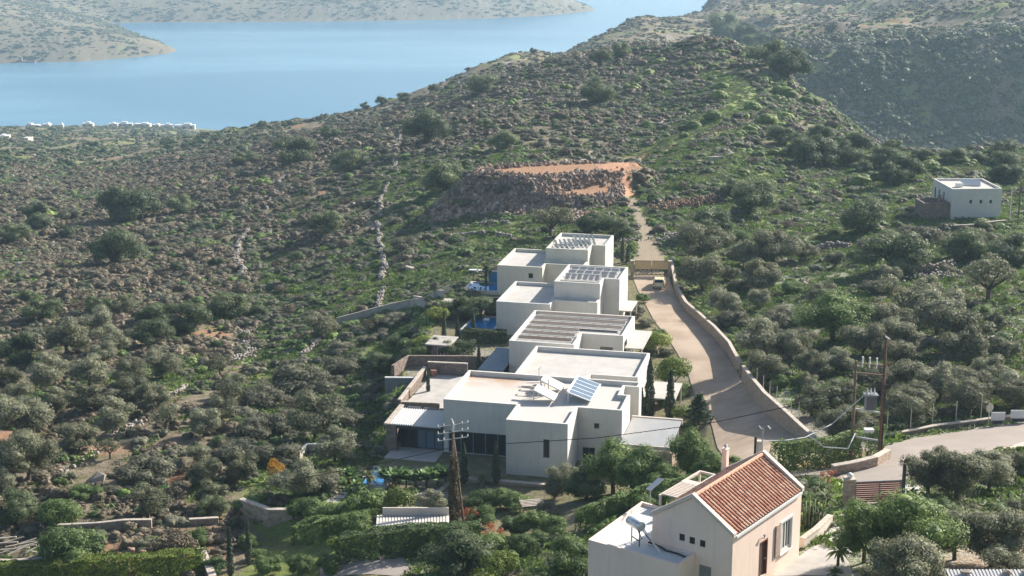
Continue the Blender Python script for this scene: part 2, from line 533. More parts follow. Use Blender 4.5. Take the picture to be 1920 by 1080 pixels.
t = NT('hillside_ground', 0.95, 0.1)
n1 = t.noise(0.9, 6, 0.65); n2 = t.noise(0.12, 4); n3 = t.noise(4.0, 3, 0.7)
soil = t.mix(n2, (0.20,0.155,0.11), (0.28,0.235,0.175))
soil = t.mix(t.ramp(n1, [(0.42,(0,0,0)),(0.6,(1,1,1))]), soil, (0.115,0.105,0.065))
grass = t.mix(t.ramp(n1, [(0.35,(0,0,0)),(0.62,(1,1,1))]), (0.10,0.14,0.042), (0.18,0.245,0.065))
grass = t.mix(t.ramp(n3, [(0.4,(0,0,0)),(0.65,(1,1,1))]), grass, (0.23,0.25,0.085))
redc = t.mix(n1, (0.30,0.155,0.085), (0.42,0.26,0.165))
gf = t.math('ADD', t.attr('green'), t.math('MULTIPLY', t.math('SUBTRACT', n1, 0.5), 1.2), True)
c = t.mix(gf, soil, grass)
rf = t.math('ADD', t.attr('red'), t.math('MULTIPLY', t.math('SUBTRACT', n1, 0.5), 0.6), True)
c = t.mix(t.math('MULTIPLY', rf, 0.9), c, redc)
kf = t.math('MULTIPLY', t.attr('rock'), t.ramp(n3, [(0.45,(0,0,0)),(0.55,(1,1,1))]), True)
c = t.mix(kf, c, (0.36,0.34,0.31))
t.base(c); t.bump(t.noise(2.2, 5, 0.7), 0.9, 0.35)
ground.data.materials.append(t.m)

# ---- far scrub texture on distant slopes comes from real bushes (below)
# ---- sea
t = NT('sea_water', 0.25, 0.5)
st = t.noise(0.0016, 3, 0.6, vec=t.map((0.35,1.0,1), (0,0,0.35)))
t.base(t.mix(t.ramp(st, [(0.45,(0,0,0)),(0.58,(1,1,1))]), (0.024,0.135,0.235), (0.095,0.235,0.34)))
t.bump(t.noise(0.35, 3, 0.5), 0.25, 0.4)
me = bpy.data.meshes.new('sea')
S = 14000
me.from_pydata([(-S,300,SEA),(S,300,SEA),(S,16000,SEA),(-S,16000,SEA)], [], [(0,1,2,3)])
tag(link('sea', me, t.m), kind='structure')

# ---- haze: one closed box of pale air round everything
def make_haze(density):
    mb = MB(); mb.box(-15000, 15000, -300, 17000, -400, 12)
    m = bpy.data.materials.new('haze_air'); m.use_nodes = True
    nt = m.node_tree; nt.nodes.clear()
    v = nt.nodes.new('ShaderNodeVolumePrincipled'); o = nt.nodes.new('ShaderNodeOutputMaterial')
    v.inputs['Color'].default_value = (0.56, 0.80, 1.0, 1)
    v.inputs['Density'].default_value = density
    v.inputs['Anisotropy'].default_value = 0.25
    nt.links.new(v.outputs[0], o.inputs['Volume'])
    h = mb.build('haze', m)
    tag(h, kind='stuff')
make_haze(1.3e-4)
# ================================================================ VEGETATION PROTOTYPES
def leaf_mat(name, a, b, c=None, trans=0.38, rough=0.6, scale=1.6):
    """foliage: leaf-to-leaf colour variation a..b, with a few leaves of colour c"""
    t = NT(name, rough, 0.25)
    n = t.noise(scale, 3, 0.7)
    geo = t.n.new('ShaderNodeNewGeometry').outputs['Random Per Island']
    oi = t.n.new('ShaderNodeObjectInfo').outputs['Random']
    f = t.math('ADD', t.math('MULTIPLY', n, 0.55), t.math('MULTIPLY', geo, 0.45))
    f = t.math('ADD', f, t.math('MULTIPLY', t.math('SUBTRACT', oi, 0.5), 0.42), True)
    col = t.ramp(f, [(0.25, a), (0.72, b)] + ([(0.9, c)] if c else []))
    t.base(col)
    tr = t.n.new('ShaderNodeBsdfTranslucent'); t.l(col, tr.inputs[0])
    mx = t.n.new('ShaderNodeMixShader'); mx.inputs[0].default_value = trans
    t.l(t.b.outputs[0], mx.inputs[1]); t.l(tr.outputs[0], mx.inputs[2]); t.l(mx.outputs[0], t.out.inputs[0])
    return t.m
M = {}
M['olive'] = leaf_mat('olive_leaves', (0.109,0.117,0.064), (0.255,0.261,0.160), (0.408,0.408,0.294))
M['dense'] = leaf_mat('evergreen_leaves', (0.063,0.090,0.043), (0.158,0.196,0.090), (0.279,0.309,0.168))
M['green'] = leaf_mat('green_leaves', (0.076,0.120,0.043), (0.174,0.250,0.076), (0.314,0.398,0.132))
M['citrus'] = leaf_mat('yellow_green_leaves', (0.079,0.119,0.026), (0.224,0.290,0.053), (0.554,0.554,0.132))
M['brown'] = leaf_mat('dry_twigs', (0.083,0.066,0.042), (0.187,0.149,0.097), (0.286,0.231,0.160), trans=0.1)
M['grey'] = leaf_mat('grey_green_leaves', (0.095,0.098,0.062), (0.212,0.212,0.139), (0.313,0.302,0.223))
M['spurge'] = leaf_mat('spurge_leaves', (0.084,0.132,0.026), (0.204,0.300,0.054), (0.360,0.456,0.096), trans=0.15)
M['gold'] = leaf_mat('golden_leaves', (0.40,0.20,0.03), (0.62,0.36,0.06))
M['red'] = leaf_mat('red_leaves', (0.22,0.055,0.035), (0.42,0.14,0.07), (0.5,0.3,0.12))
M['cypress'] = leaf_mat('cypress_leaves', (0.040,0.058,0.031), (0.085,0.107,0.055), (0.138,0.153,0.092), trans=0.12)
M['pine'] = leaf_mat('pine_needles', (0.042,0.078,0.034), (0.102,0.150,0.060), (0.156,0.204,0.096))
M['palm'] = leaf_mat('palm_fronds', (0.097,0.125,0.056), (0.223,0.251,0.125), (0.362,0.348,0.209))
M['banana'] = leaf_mat('broad_leaves', (0.084,0.153,0.056), (0.195,0.292,0.111), (0.418,0.501,0.306), rough=0.35)
M['dome'] = leaf_mat('bright_spurge_leaves', (0.072,0.105,0.019), (0.138,0.187,0.033), (0.231,0.275,0.055), trans=0.12)
M['bark'] = mat_plain('bark', (0.12,0.095,0.07), 0.95, var=0.45, scale=6)
M['rock'] = None
t = NT('limestone', 0.92, 0.2)
n = t.noise(2.0, 5, 0.7); oi = t.n.new('ShaderNodeNewGeometry').outputs['Random Per Island']
c = t.mix(t.ramp(n, [(0.3,(0,0,0)),(0.7,(1,1,1))]), (0.21,0.195,0.175), (0.42,0.40,0.365))
t.base(t.mix(t.math('MULTIPLY', oi, 0.55), c, (0.30,0.22,0.16))); t.bump(n, 0.5, 0.05)
M['rock'] = t.m
t = NT('rubble_stone', 0.92, 0.2)
oi = t.n.new('ShaderNodeObjectInfo').outputs['Random']; n = t.noise(3.0, 4, 0.7)
c = t.ramp(t.math('ADD', t.math('MULTIPLY', oi, 0.75), t.math('MULTIPLY', n, 0.3)), [(0.15,(0.12,0.085,0.065)),(0.45,(0.21,0.17,0.14)),(0.70,(0.30,0.19,0.13)),(0.97,(0.46,0.41,0.35))])
t.base(c); M['rubble'] = t.m

def quads(P, N, L, W, rg, twist=True):
    """leaf-shaped quads at P facing N"""
    n = len(P)
    r = rg.normal(size=(n, 3))
    N = N / (np.linalg.norm(N, axis=1, keepdims=True) + 1e-9)
    T = np.cross(N, r); T /= np.linalg.norm(T, axis=1, keepdims=True) + 1e-9
    B = np.cross(N, T)
    L = np.broadcast_to(L, (n,))[:, None] / 2; W = np.broadcast_to(W, (n,))[:, None] / 2
    V = np.stack([P - T*L, P + B*W, P + T*L, P - B*W], 1).reshape(-1, 3)
    Q = np.arange(4*n).reshape(n, 4)
    return V, Q

def qsphere(c, r, seed, k=3):
    V, Q = [], []; n0 = 0
    t_ = np.tan(np.linspace(-1, 1, k+1) * math.pi/4)
    for ax in range(3):
        for sg in (-1, 1):
            a, b = np.meshgrid(t_, t_); p = np.zeros((k+1, k+1, 3)); p[..., ax] = sg; p[..., (ax+1) % 3] = a*sg; p[..., (ax+2) % 3] = b
            p = p.reshape(-1, 3); V.append(p / np.linalg.norm(p, axis=1, keepdims=True))
            for i in range(k):
                for j in range(k): o = n0+i*(k+1)+j; Q.append((o, o+1, o+k+2, o+k+1))
            n0 += (k+1)**2
    V = np.concatenate(V)
    d = 0.82 + 0.36*noise(V[:, 0]*1.9+V[:, 2]*1.3+seed*3.1+20, V[:, 1]*1.9+V[:, 2]*.9+seed*1.7+20, 3)
    return V * d[:, None] * r + np.asarray(c), np.array(Q)

def crown(seed, n, leaf, shape=(1, 1, 0.8), lumps=14, lumpr=(0.28, 0.5), zc=0.0, flat=0.0, airy=0.0, bias=1.0, up=0.2, core=0.0):
    rg = np.random.default_rng(seed)
    sh = np.array(shape)
    d = rg.normal(size=(lumps, 3)); d /= np.linalg.norm(d, axis=1, keepdims=True)
    if flat: d[:, 2] = np.abs(d[:, 2]) * (1 - flat) - 0.1
    rad = rg.uniform(0.35, 0.78, lumps) + airy * rg.uniform(0, 0.2, lumps)
    C = d * rad[:, None]
    r = rg.uniform(*lumpr, lumps)
    k = rg.choice(lumps, n, p=r**2 / (r**2).sum())
    e = rg.normal(size=(n, 3)); e /= np.linalg.norm(e, axis=1, keepdims=True)
    q = rg.uniform(0.55, 1.08, n) ** 0.6
    P = C[k] + e * (r[k] * q)[:, None]
    # drop leaves buried deep inside the crown
    dist = np.min(np.linalg.norm(P[:, None, :] - C[None], axis=2) / r[None], axis=1)
    keep = dist > 0.50
    if flat: keep &= P[:, 2] > -0.25
    P, e, k = P[keep], e[keep], k[keep]
    N = e * bias + rg.normal(size=e.shape) * 0.36 + np.array([0, 0, up])
    P = P * sh + np.array([0, 0, zc])
    l = leaf * rg.uniform(0.7, 1.35, len(P))
    V, Q = quads(P, N, l, l * 0.55, rg)
    if core:
        Vs, Qs = [V], [Q]; n0 = len(V)
        for i in range(lumps):
            v, q_ = qsphere(C[i], r[i]*core, seed+i)
            if flat: v[:, 2] = np.maximum(v[:, 2], -0.25)
            Vs.append(v*sh + np.array([0, 0, zc])); Qs.append(q_ + n0); n0 += len(v)
        V, Q = np.concatenate(Vs), np.concatenate(Qs)
    return V, Q

PROTO = bpy.data.collections.new('prototypes')      # holds the shapes the ground cover repeats
def proto_obj(name, V, Q, mat, mi=None, smooth=False):
    me = bpy.data.meshes.new(name)
    V = np.asarray(V, np.float32); Q = np.asarray(Q, np.int32); k = Q.shape[1]
    me.vertices.add(len(V)); me.vertices.foreach_set('co', V.ravel())
    me.loops.add(Q.size); me.loops.foreach_set('vertex_index', Q.ravel())
    me.polygons.add(len(Q)); me.polygons.foreach_set('loop_start', np.arange(0, Q.size, k, dtype=np.int32))
    me.polygons.foreach_set('loop_total', np.full(len(Q), k, np.int32))
    if smooth: me.polygons.foreach_set('use_smooth', np.ones(len(Q), bool))
    me.materials.append(mat); me.update(calc_edges=True)
    return me

def rock_mesh(seed, mat, sub=1, sq=0.6):
    bm = bmesh.new(); bmesh.ops.create_icosphere(bm, subdivisions=sub, radius=1)
    rr = random.Random(seed)
    for v in bm.verts:
        v.co *= rr.uniform(0.72, 1.2); v.co.z *= sq
        v.co.x *= 1.15
    me = bpy.data.meshes.new('rock'); bm.to_mesh(me); bm.free(); me.materials.append(mat)
    return me

def scatter(name, protos, P, S, rot, kind_idx, label=None, cat=None, tilt=None):
    """one object: a cloud of points, each carrying a copy of one of protos (geometry nodes)"""
    c = bpy.data.collections.new(name + '_shapes')
    for i, me in enumerate(protos):
        o = bpy.data.objects.new('%s_%02d' % (name, i), me); c.objects.link(o)
    me = bpy.data.meshes.new(name)
    me.vertices.add(len(P)); me.vertices.foreach_set('co', np.asarray(P, np.float32).ravel())
    for nm, typ, arr in (('scl', 'FLOAT_VECTOR', S), ('rot', 'FLOAT_VECTOR', rot), ('pick', 'INT', kind_idx)):
        a = me.attributes.new(nm, typ, 'POINT')
        if typ == 'INT': a.data.foreach_set('value', np.asarray(arr, np.int32))
        else: a.data.foreach_set('vector', np.asarray(arr, np.float32).ravel())
    o = link(name, me)
    ng = bpy.data.node_groups.new(name + '_scatter', 'GeometryNodeTree')
    ng.interface.new_socket('Geometry', in_out='INPUT', socket_type='NodeSocketGeometry')
    ng.interface.new_socket('Geometry', in_out='OUTPUT', socket_type='NodeSocketGeometry')
    N = ng.nodes; L = ng.links
    gi, go = N.new('NodeGroupInput'), N.new('NodeGroupOutput')
    ci = N.new('GeometryNodeCollectionInfo'); ci.inputs['Collection'].default_value = c
    ci.inputs['Separate Children'].default_value = True; ci.inputs['Reset Children'].default_value = True
    ip = N.new('GeometryNodeInstanceOnPoints'); ip.inputs['Pick Instance'].default_value = True
    def at(nm, typ):
        x = N.new('GeometryNodeInputNamedAttribute'); x.data_type = typ; x.inputs[0].default_value = nm
        return x.outputs[0]
    L.new(gi.outputs[0], ip.inputs['Points']); L.new(ci.outputs[0], ip.inputs['Instance'])
    L.new(at('pick', 'INT'), ip.inputs['Instance Index'])
    er = N.new('FunctionNodeEulerToRotation')
    L.new(at('rot', 'FLOAT_VECTOR'), er.inputs[0]); L.new(er.outputs[0], ip.inputs['Rotation'])
    L.new(at('scl', 'FLOAT_VECTOR'), ip.inputs['Scale'])
    L.new(ip.outputs[0], go.inputs[0])
    md = o.modifiers.new('scatter', 'NODES'); md.node_group = ng
    return tag(o, label, cat, kind='stuff')

def bush_protos(mat, n, count, leaf, seed, **kw):
    out = []
    for i in range(count):
        V, Q = crown(seed + i, n, leaf, shape=(1, 1, 0.85), lumps=6, lumpr=(0.38, 0.6), flat=0.3, core=0.78, **kw)
        out.append(proto_obj('bush', V, Q, mat))
    return out

# ---------------------------------------------------------------- ground cover
def scatter_points(n, ya, yb, seed, umax=0.40, power=1.0):
    rg = np.random.default_rng(seed)
    # uniform over the ground area seen (density per m2), optionally thinned with distance
    q = rg.random(n)
    Y = (ya**(1+power) + q * (yb**(1+power) - ya**(1+power))) ** (1/(1+power))
    u_ = rg.uniform(-umax, umax, n)
    return u_ * Y, Y, rg

WALLS = []
KEEP_OUT = []      # (polygon, margin) where no wild growth stands
def no_go(X, Y):
    bad = np.zeros(X.shape, bool)
    for P, m in KEEP_OUT:
        xs = [p[0] for p in P]; ys = [p[1] for p in P]
        w = (X > min(xs)-m-1) & (X < max(xs)+m+1) & (Y > min(ys)-m-1) & (Y < max(ys)+m+1)
        if w.any(): bad[w] |= sdist(X[w], Y[w], P) < m
    return bad
KEEP_OUT += [(DL + DR[::-1], 1.0), (RL + RR[::-1], 0.6), (TL + TR[::-1], -0.1), (PLAT1, 0.5), (PLAT2, 0.5)]
VILLA_ZONE = poly_at([(760,800),(690,900),(640,960),(700,1080),(1560,1080),(1640,930),(1530,850),(1290,680),(1215,560),(1180,490),(1150,440),(1040,440),(900,540),(820,590),(760,690)], -56)
KEEP_OUT.append((VILLA_ZONE, 0.5))
KEEP_OUT.append((poly_at([(380,1080),(380,940),(560,860),(760,800),(760,1080)], -52), 0))

def surf(X, Y): return zmesh(X, Y)
def cover():
    # near and middle slopes
    X, Y, rg = scatter_points(270000, 95, 620, 5, power=0.8)
    ok = ~no_go(X, Y) & (seg_dist(X, Y, GTRACK) > 4.6)
    for wl in WALLS: ok &= seg_dist(X, Y, wl) > 1.1
    X, Y = X[ok], Y[ok]
    Z = surf(X, Y)
    g, r, k, px, py = masks(X, Y, Z)
    vis = (py < 1120) & (px > -60) & (px < 1990)
    X, Y, Z, g, r, k, px, py = [a[vis] for a in (X, Y, Z, g, r, k, px, py)]
    n = len(X); q = rg.random(n)
    # species weights
    left = sm(-px, -760, -560)
    w_br = (1 - g) * (0.42 + 0.40*left) + 0.08
    w_gr = 0.25 + 0.5*g
    w_gn = 0.12 + 1.0*g
    w_sp = 0.015 + 0.10*sm(px, 1230, 1330)*sm(-py, -330, -240) + 0.025*sm(px, 1200, 1500)
    w_rk = 0.03 + 0.30*k + 0.06*sm(px, 1300, 1500)
    W = np.stack([w_br, w_gr, w_gn, w_sp, w_rk], 1); W /= W.sum(1, keepdims=True)
    c = np.cumsum(W, 1); kind = (q[:, None] > c).sum(1).clip(0, 4)
    dens = 0.55 + 0.45*left - 0.42*sm(px, 1230, 1350)*sm(py, 330, 450) - 0.45*sm(-px, -720, -500)*sm(py, 560, 680) + 0.3*sm(-py, -300, -200)
    clump = fbm(X/5, Y/5, 91, 3)
    keep = rg.random(n) < dens * sm(clump, 0.36, 0.60) * (1 - 0.8*r) + 0.03
    X, Y, Z, kind, px, py = [a[keep] for a in (X, Y, Z, kind, px, py)]
    n = len(X)
    print('cover near', n)
    protos = []; off = []
    for mat, cnt, nn, lf in (('brown', 4, 260, .20), ('grey', 4, 240, .20), ('green', 4, 220, .21), ('spurge', 2, 170, .20)):
        off.append((len(protos), cnt)); protos += bush_protos(M[mat], nn, cnt, lf, 100*len(protos)+3)
    off.append((len(protos), 3)); protos += [rock_mesh(s, M['rock']) for s in (1, 2, 3)]
    pick = np.array([off[a][0] + int(b * off[a][1]) for a, b in zip(kind, rg.random(n))])
    base = rg.lognormal(-0.52, 0.52, n) * (1 + 0.28*sm(-px, -620, -420)) * np.choose(kind, [1.0, 1.05, 0.95, 1.15, 0.45])
    base = np.clip(base, 0.16, 1.9) * np.clip(0.8 + (Y-150)/700, 0.75, 1.4)
    flat = np.where(kind == 4, 0.8, rg.uniform(0.75, 1.15, n)) * np.where(kind == 2, 0.8, 1)
    S = np.stack([base * rg.uniform(0.85, 1.2, n), base * rg.uniform(0.85, 1.2, n), base * flat], 1)
    rot = np.zeros((n, 3)); rot[:, 2] = rg.uniform(0, 6.28, n)
    rot[:, :2] = rg.normal(size=(n, 2)) * np.where(kind == 4, 0.4, 0.12)[:, None]
    P = np.stack([X, Y, Z + 0.05 * base], 1)
    scatter('scrub', protos, P, S, rot, pick, 'low brown and grey-green scrub covering the hillsides', 'scrub')
    # grass tufts and weeds on the greener ground
    X, Y, rg = scatter_points(150000, 95, 560, 6, power=0.8)
    ok = ~no_go(X, Y); X, Y = X[ok], Y[ok]; Z = surf(X, Y)
    g, r, k, px, py = masks(X, Y, Z)
    keep = (rg.random(len(X)) < sm(g, 0.25, 0.9)*0.9 + 0.1) & (py < 1120)
    X, Y, Z = X[keep], Y[keep], Z[keep]; n = len(X)
    tp = []
    for s, mt in ((1, 'green'), (2, 'spurge'), (3, 'green'), (4, 'grey')):
        rr = np.random.default_rng(s + 900); m = 40
        a = rr.uniform(0, 6.28, m); d = rr.uniform(0, 1, m)**0.5
        Pt = np.stack([np.cos(a)*d, np.sin(a)*d, rr.uniform(0.05, 0.3, m)], 1)
        Nn = np.stack([np.cos(a), np.sin(a), rr.uniform(-0.2, 1.2, m)], 1) + rr.normal(size=(m, 3))*0.4
        V, Qq = quads(Pt, Nn, 0.42, 0.2, rr); tp.append(proto_obj('tuft', V, Qq, M[mt]))
    b = np.clip(rg.lognormal(-0.45, 0.35, n), 0.25, 1.5)
    S = np.stack([b, b, b*rg.uniform(0.6, 1.4, n)], 1)
    rot = np.zeros((n, 3)); rot[:, 2] = rg.uniform(0, 6.28, n)
    scatter('grass', tp, np.stack([X, Y, Z], 1), S, rot, rg.integers(0, 4, n), 'green grass and weeds between the scrub', 'grass')
    # far slopes beyond the near ridges, and the coast plain
    X, Y, rg = scatter_points(120000, 560, 1850, 8, power=0.6)
    Z = surf(X, Y); keep = Z > SEA + 2
    zc = Y*CP - Z*SP; px = 960 + F*X/zc
    py = 540 - F*(Y*SP + Z*CP)/zc
    gorge = (px > 1380) & (Y < 860)
    ngo = int(gorge.sum())
    cl = fbm(X/22, Y/22, 95, 3)
    keep &= (px > -60) & (px < 1990) & (rg.random(len(X)) < np.where(gorge, 1.0, sm(cl, 0.32, 0.60) + 0.10))
    X, Y, Z, px, gorge = X[keep], Y[keep], Z[keep], px[keep], gorge[keep]; n = len(X)
    print('cover far', n)
    fp = bush_protos(M['grey'], 70, 3, .42, 4001) + bush_protos(M['dense'], 70, 3, .42, 4101) + bush_protos(M['brown'], 60, 2, .42, 4201) + [rock_mesh(8, M['rock'])]
    q = rg.random(n)
    plain = sm(-px, -620, -420)
    pick = np.where(q < 0.35, 0, np.where(q < 0.62 + 0.15*plain, 3, np.where(q < 0.93, 6, 8))) + np.where(q > 0.93, 0, rg.integers(0, 2, n))
    b = np.clip(rg.lognormal(0.15, 0.45, n), 0.5, 4.0) * np.where(pick == 8, 0.6, 1) * (1 + 0.5*plain*(pick >= 3)*(pick < 6))
    S = np.stack([b, b, b*rg.uniform(0.5, 0.9, n)], 1)
    rot = np.zeros((n, 3)); rot[:, 2] = rg.uniform(0, 6.28, n)
    scatter('distant_scrub', fp, np.stack([X, Y, Z], 1), S, rot, pick, 'bushes and scrub on the far slopes and the coastal plain', 'scrub')
    # thicket on the shaded side of the gorge
    rg = np.random.default_rng(88); n = 30000
    Y = rg.uniform(735, 835, n); X = rg.uniform(0.125, 0.40, n) * Y; Z = surf(X, Y)
    cl = fbm(X/9, Z/9, 96, 3); keep = rg.random(n) < sm(cl, 0.30, 0.62)*0.9 + 0.08
    X, Y, Z = X[keep], Y[keep], Z[keep]; n = len(X)
    pick = np.where(rg.random(n) < 0.14, 8, rg.integers(0, 6, n)); b = np.clip(rg.lognormal(0.22, 0.55, n), 0.4, 4.2) * np.where(pick == 8, 0.5, 1)
    rot = np.zeros((n, 3)); rot[:, 2] = rg.uniform(0, 6.28, n)
    scatter('gorge_thicket', fp, np.stack([X, Y, Z], 1), np.stack([b, b, b*0.95], 1), rot, pick, 'dark bushes crowding the shaded side of the gorge', 'bushes')
    # bushes on the headlands across the water
    X, Y, rg = scatter_points(110000, 2250, 4300, 9, power=0.2)
    Z = surf(X, Y); keep = (Z > SEA + 2.5) & (rg.random(len(X)) < sm(fbm(X/90, Y/140, 97, 4), 0.36, 0.62) + 0.12)
    X, Y, Z = X[keep], Y[keep], Z[keep]; n = len(X)
    print('cover headland', n)
    b = np.clip(rg.lognormal(0.62, 0.6, n), 0.8, 8.0)
    S = np.stack([b*1.4, b*1.4, b*0.6], 1)
    rot = np.zeros((n, 3)); rot[:, 2] = rg.uniform(0, 6.28, n)
    scatter('headland_scrub', bush_protos(M['dense'], 40, 3, .5, 5001) + bush_protos(M['grey'], 40, 2, .5, 5011), np.stack([X, Y, Z], 1), S, rot, rg.integers(0, 5, n), 'dots of scrub on the headlands across the water', 'scrub')
    # rubble: the heaped stone of the two banks
    X, Y, rg = scatter_points(260000, 270, 345, 12, umax=0.12, power=0.0)
    d1 = sdist(X, Y, PLAT1); d2 = sdist(X, Y, PLAT2)
    Z = surf(X, Y); bz = h_base(X, Y)
    keep = (((d1 > -0.3) | (d2 > -0.3)) & (np.minimum(d1, d2) > -0.3) & (Z > bz + 0.35) & (np.minimum(d1,d2) < 16))
    edge = (rg.random(len(X)) < .10) & (np.minimum(d1, d2) > -2.2) & (np.minimum(d1, d2) < 0)
    keep = (keep & ~((d1 < -0.2) | (d2 < -0.2))) | edge
    zc = Y*CP - Z*SP; px = 960 + F*X/zc
    keep &= (px < 1168) & ~((px > 1135) & (Z > -56.8) & (rg.random(len(X)) < .85))
    X, Y, Z = X[keep], Y[keep], Z[keep]; n = len(X)
    print('rubble', n)
    b = np.clip(rg.lognormal(-1.35, 0.42, n), 0.11, 0.75)
    S = np.stack([b*rg.uniform(.8,1.5,n), b, b*rg.uniform(.7,1.2,n)], 1)
    rot = rg.uniform(0, 6.28, (n, 3))
    scatter('rubble', [rock_mesh(s, M['rubble'], 1, 0.7) for s in (31, 32, 33, 34)], np.stack([X, Y, Z + 0.1], 1), S, rot, rg.integers(0, 4, n), 'loose reddish-grey rubble stones heaped on the earth banks', 'rubble')
# ================================================================ TREES AND BUSHES
def trunk_mesh(seed, h=0.75, r=0.075, limbs=4, spread=0.5, lean=0.1):
    rr = random.Random(seed); mb = MB()
    x, y = rr.uniform(-lean, lean), rr.uniform(-lean, lean)
    f = Vector((x*0.6, y*0.6, h*0.45))
    mb.tube([(0,0,-0.25), (x*0.15, y*0.15, 0.02), tuple(f)], [r*1.5, r*1.15, r*0.9], 7)
    for i in range(limbs):
        a = 2*math.pi*(i + rr.uniform(-.25,.25))/limbs
        s = spread * rr.uniform(0.6, 1.1)
        m = f + Vector((math.cos(a)*s*0.45, math.sin(a)*s*0.45, h*0.3))
        e = f + Vector((math.cos(a)*s, math.sin(a)*s, h*rr.uniform(0.6, 0.95)))
        mb.tube([tuple(f), tuple(m), tuple(e)], [r*0.7, r*0.48, r*0.2], 5)
        e2 = m + Vector((math.cos(a+0.9)*s*0.5, math.sin(a+0.9)*s*0.5, h*0.4))
        mb.tube([tuple(m), tuple(e2)], [r*0.35, r*0.12], 4)
    me = bpy.data.meshes.new('trunk'); me.from_pydata(mb.v, [], mb.f); me.materials.append(M['bark'])
    me.polygons.foreach_set('use_smooth', [True]*len(me.polygons))
    return me
def cmesh(mat, seed, n, leaf, **kw):
    V, Q = crown(seed, n, leaf, **kw)
    return proto_obj('crown', V, Q, M[mat])
KIND = {}
KIND['O'] = dict(name='olive_tree', cat='olive tree', crowns=[cmesh('olive', 10+i, 6200, .075, shape=(1,1,.68), lumps=17, lumpr=(.26,.46), zc=.86, core=.58) for i in range(5)],
                 trunks=[trunk_mesh(i) for i in range(3)], zs=1.0)
KIND['A'] = dict(name='olive_tree', cat='olive tree', crowns=[cmesh('olive', 30+i, 2300, .085, shape=(1,1,.55), lumps=15, lumpr=(.2,.36), zc=.92, airy=.4) for i in range(3)],
                 trunks=[trunk_mesh(10+i, spread=.75, h=.85) for i in range(3)], zs=1.0)
KIND['D'] = dict(name='evergreen_tree', cat='evergreen tree', crowns=[cmesh('dense', 50+i, 7000, .068, shape=(1,1,.66), lumps=18, lumpr=(.28,.48), zc=.60, core=.62) for i in range(5)],
                 trunks=[trunk_mesh(20+i, h=.6) for i in range(2)], zs=1.0)
KIND['S'] = dict(name='bush', cat='bush', crowns=[cmesh('grey', 70+i, 3600, .08, shape=(1,1,.6), lumps=15, lumpr=(.25,.45), zc=.30, flat=.2, core=.66) for i in range(4)],
                 trunks=[trunk_mesh(40, h=.35, r=.03)], zs=1.0)
KIND['G'] = dict(name='bush', cat='bush', crowns=[cmesh('green', 80+i, 4200, .075, shape=(1,1,.72), lumps=15, lumpr=(.25,.45), zc=.42, flat=.1, core=.66) for i in range(4)],
                 trunks=[trunk_mesh(41, h=.4, r=.03)], zs=1.0)
KIND['B'] = dict(name='dry_bush', cat='bush', crowns=[cmesh('brown', 90+i, 2600, .075, shape=(1,1,.6), lumps=14, lumpr=(.22,.4), zc=.32, flat=.2) for i in range(2)],
                 trunks=[trunk_mesh(42, h=.35, r=.03)], zs=1.0)
KIND['E'] = dict(name='spurge_bush', cat='spurge', crowns=[cmesh('dome', 95+i, 2600, .085, shape=(1,1,.8), lumps=9, lumpr=(.5,.62), zc=.22, flat=.3, core=.92) for i in range(3)],
                 trunks=[trunk_mesh(43, h=.3, r=.03)], zs=1.0)
KIND['T'] = dict(name='broadleaf_tree', cat='tree', crowns=[cmesh('green', 110+i, 9500, .058, shape=(1,1,.95), lumps=26, lumpr=(.2,.42), zc=1.05, core=.55) for i in range(3)],
                 trunks=[trunk_mesh(50+i, h=.9, r=.06) for i in range(2)], zs=1.0)
KIND['W'] = dict(name='olive_tree', cat='olive tree', crowns=[cmesh('olive', 120+i, 10000, .055, shape=(1,1,.72), lumps=26, lumpr=(.2,.40), zc=.86, core=.55) for i in range(4)],
                 trunks=[trunk_mesh(55+i, h=.8, r=.06) for i in range(2)], zs=1.0)
KIND['Y'] = dict(name='bush', cat='bush', crowns=[cmesh('citrus', 130+i, 4200, .085, shape=(1,1,.8), lumps=16, lumpr=(.25,.42), zc=.5, flat=.1, up=.5) for i in range(2)],
                 trunks=[trunk_mesh(44, h=.4, r=.03)], zs=1.0)
KIND['R'] = dict(name='red_leaved_bush', cat='bush', crowns=[cmesh('red', 140, 1500, .085, shape=(1,1,.9), lumps=15, lumpr=(.16,.3), zc=.6)],
                 trunks=[trunk_mesh(45, h=.6, r=.03)], zs=1.0)
KIND['N'] = dict(name='autumn_sapling', cat='tree', crowns=[cmesh('gold', 141, 1600, .10, shape=(1,1,1.3), lumps=12, lumpr=(.25,.4), zc=1.2)],
                 trunks=[trunk_mesh(46, h=.9, r=.05)], zs=1.0)
KROOT = {}
cnt = {}
ORD = ['first','second','third','fourth','fifth','sixth','seventh','eighth','ninth','tenth','eleventh','twelfth','thirteenth','fourteenth','fifteenth','sixteenth','seventeenth','eighteenth','nineteenth','twentieth']
treepos = []
def plant(k, px, py, wpx, label, group, hs=1.0, at=None, name=None):
    K = KIND[k]
    p = G(px, py) if at is None else at
    if p is None: return None
    zc = p[1]*CP - p[2]*SP
    s = wpx * zc / F / 2 * 1.2
    i = cnt.get(k, 0); cnt[k] = i + 1
    root = empty(name or K['name'], p, random.uniform(0, 6.28))
    s2 = s * random.uniform(0.9, 1.05) * hs
    for nm, ms in (('crown', K['crowns']), ('trunk', K['trunks'])):
        o = bpy.data.objects.new(nm, ms[i % len(ms)]); COL.objects.link(o); o.parent = root
        o.scale = (s, s, s2)
    tag(root, label, K['cat'], group)
    treepos.append((p[0], p[1], s))
    return root
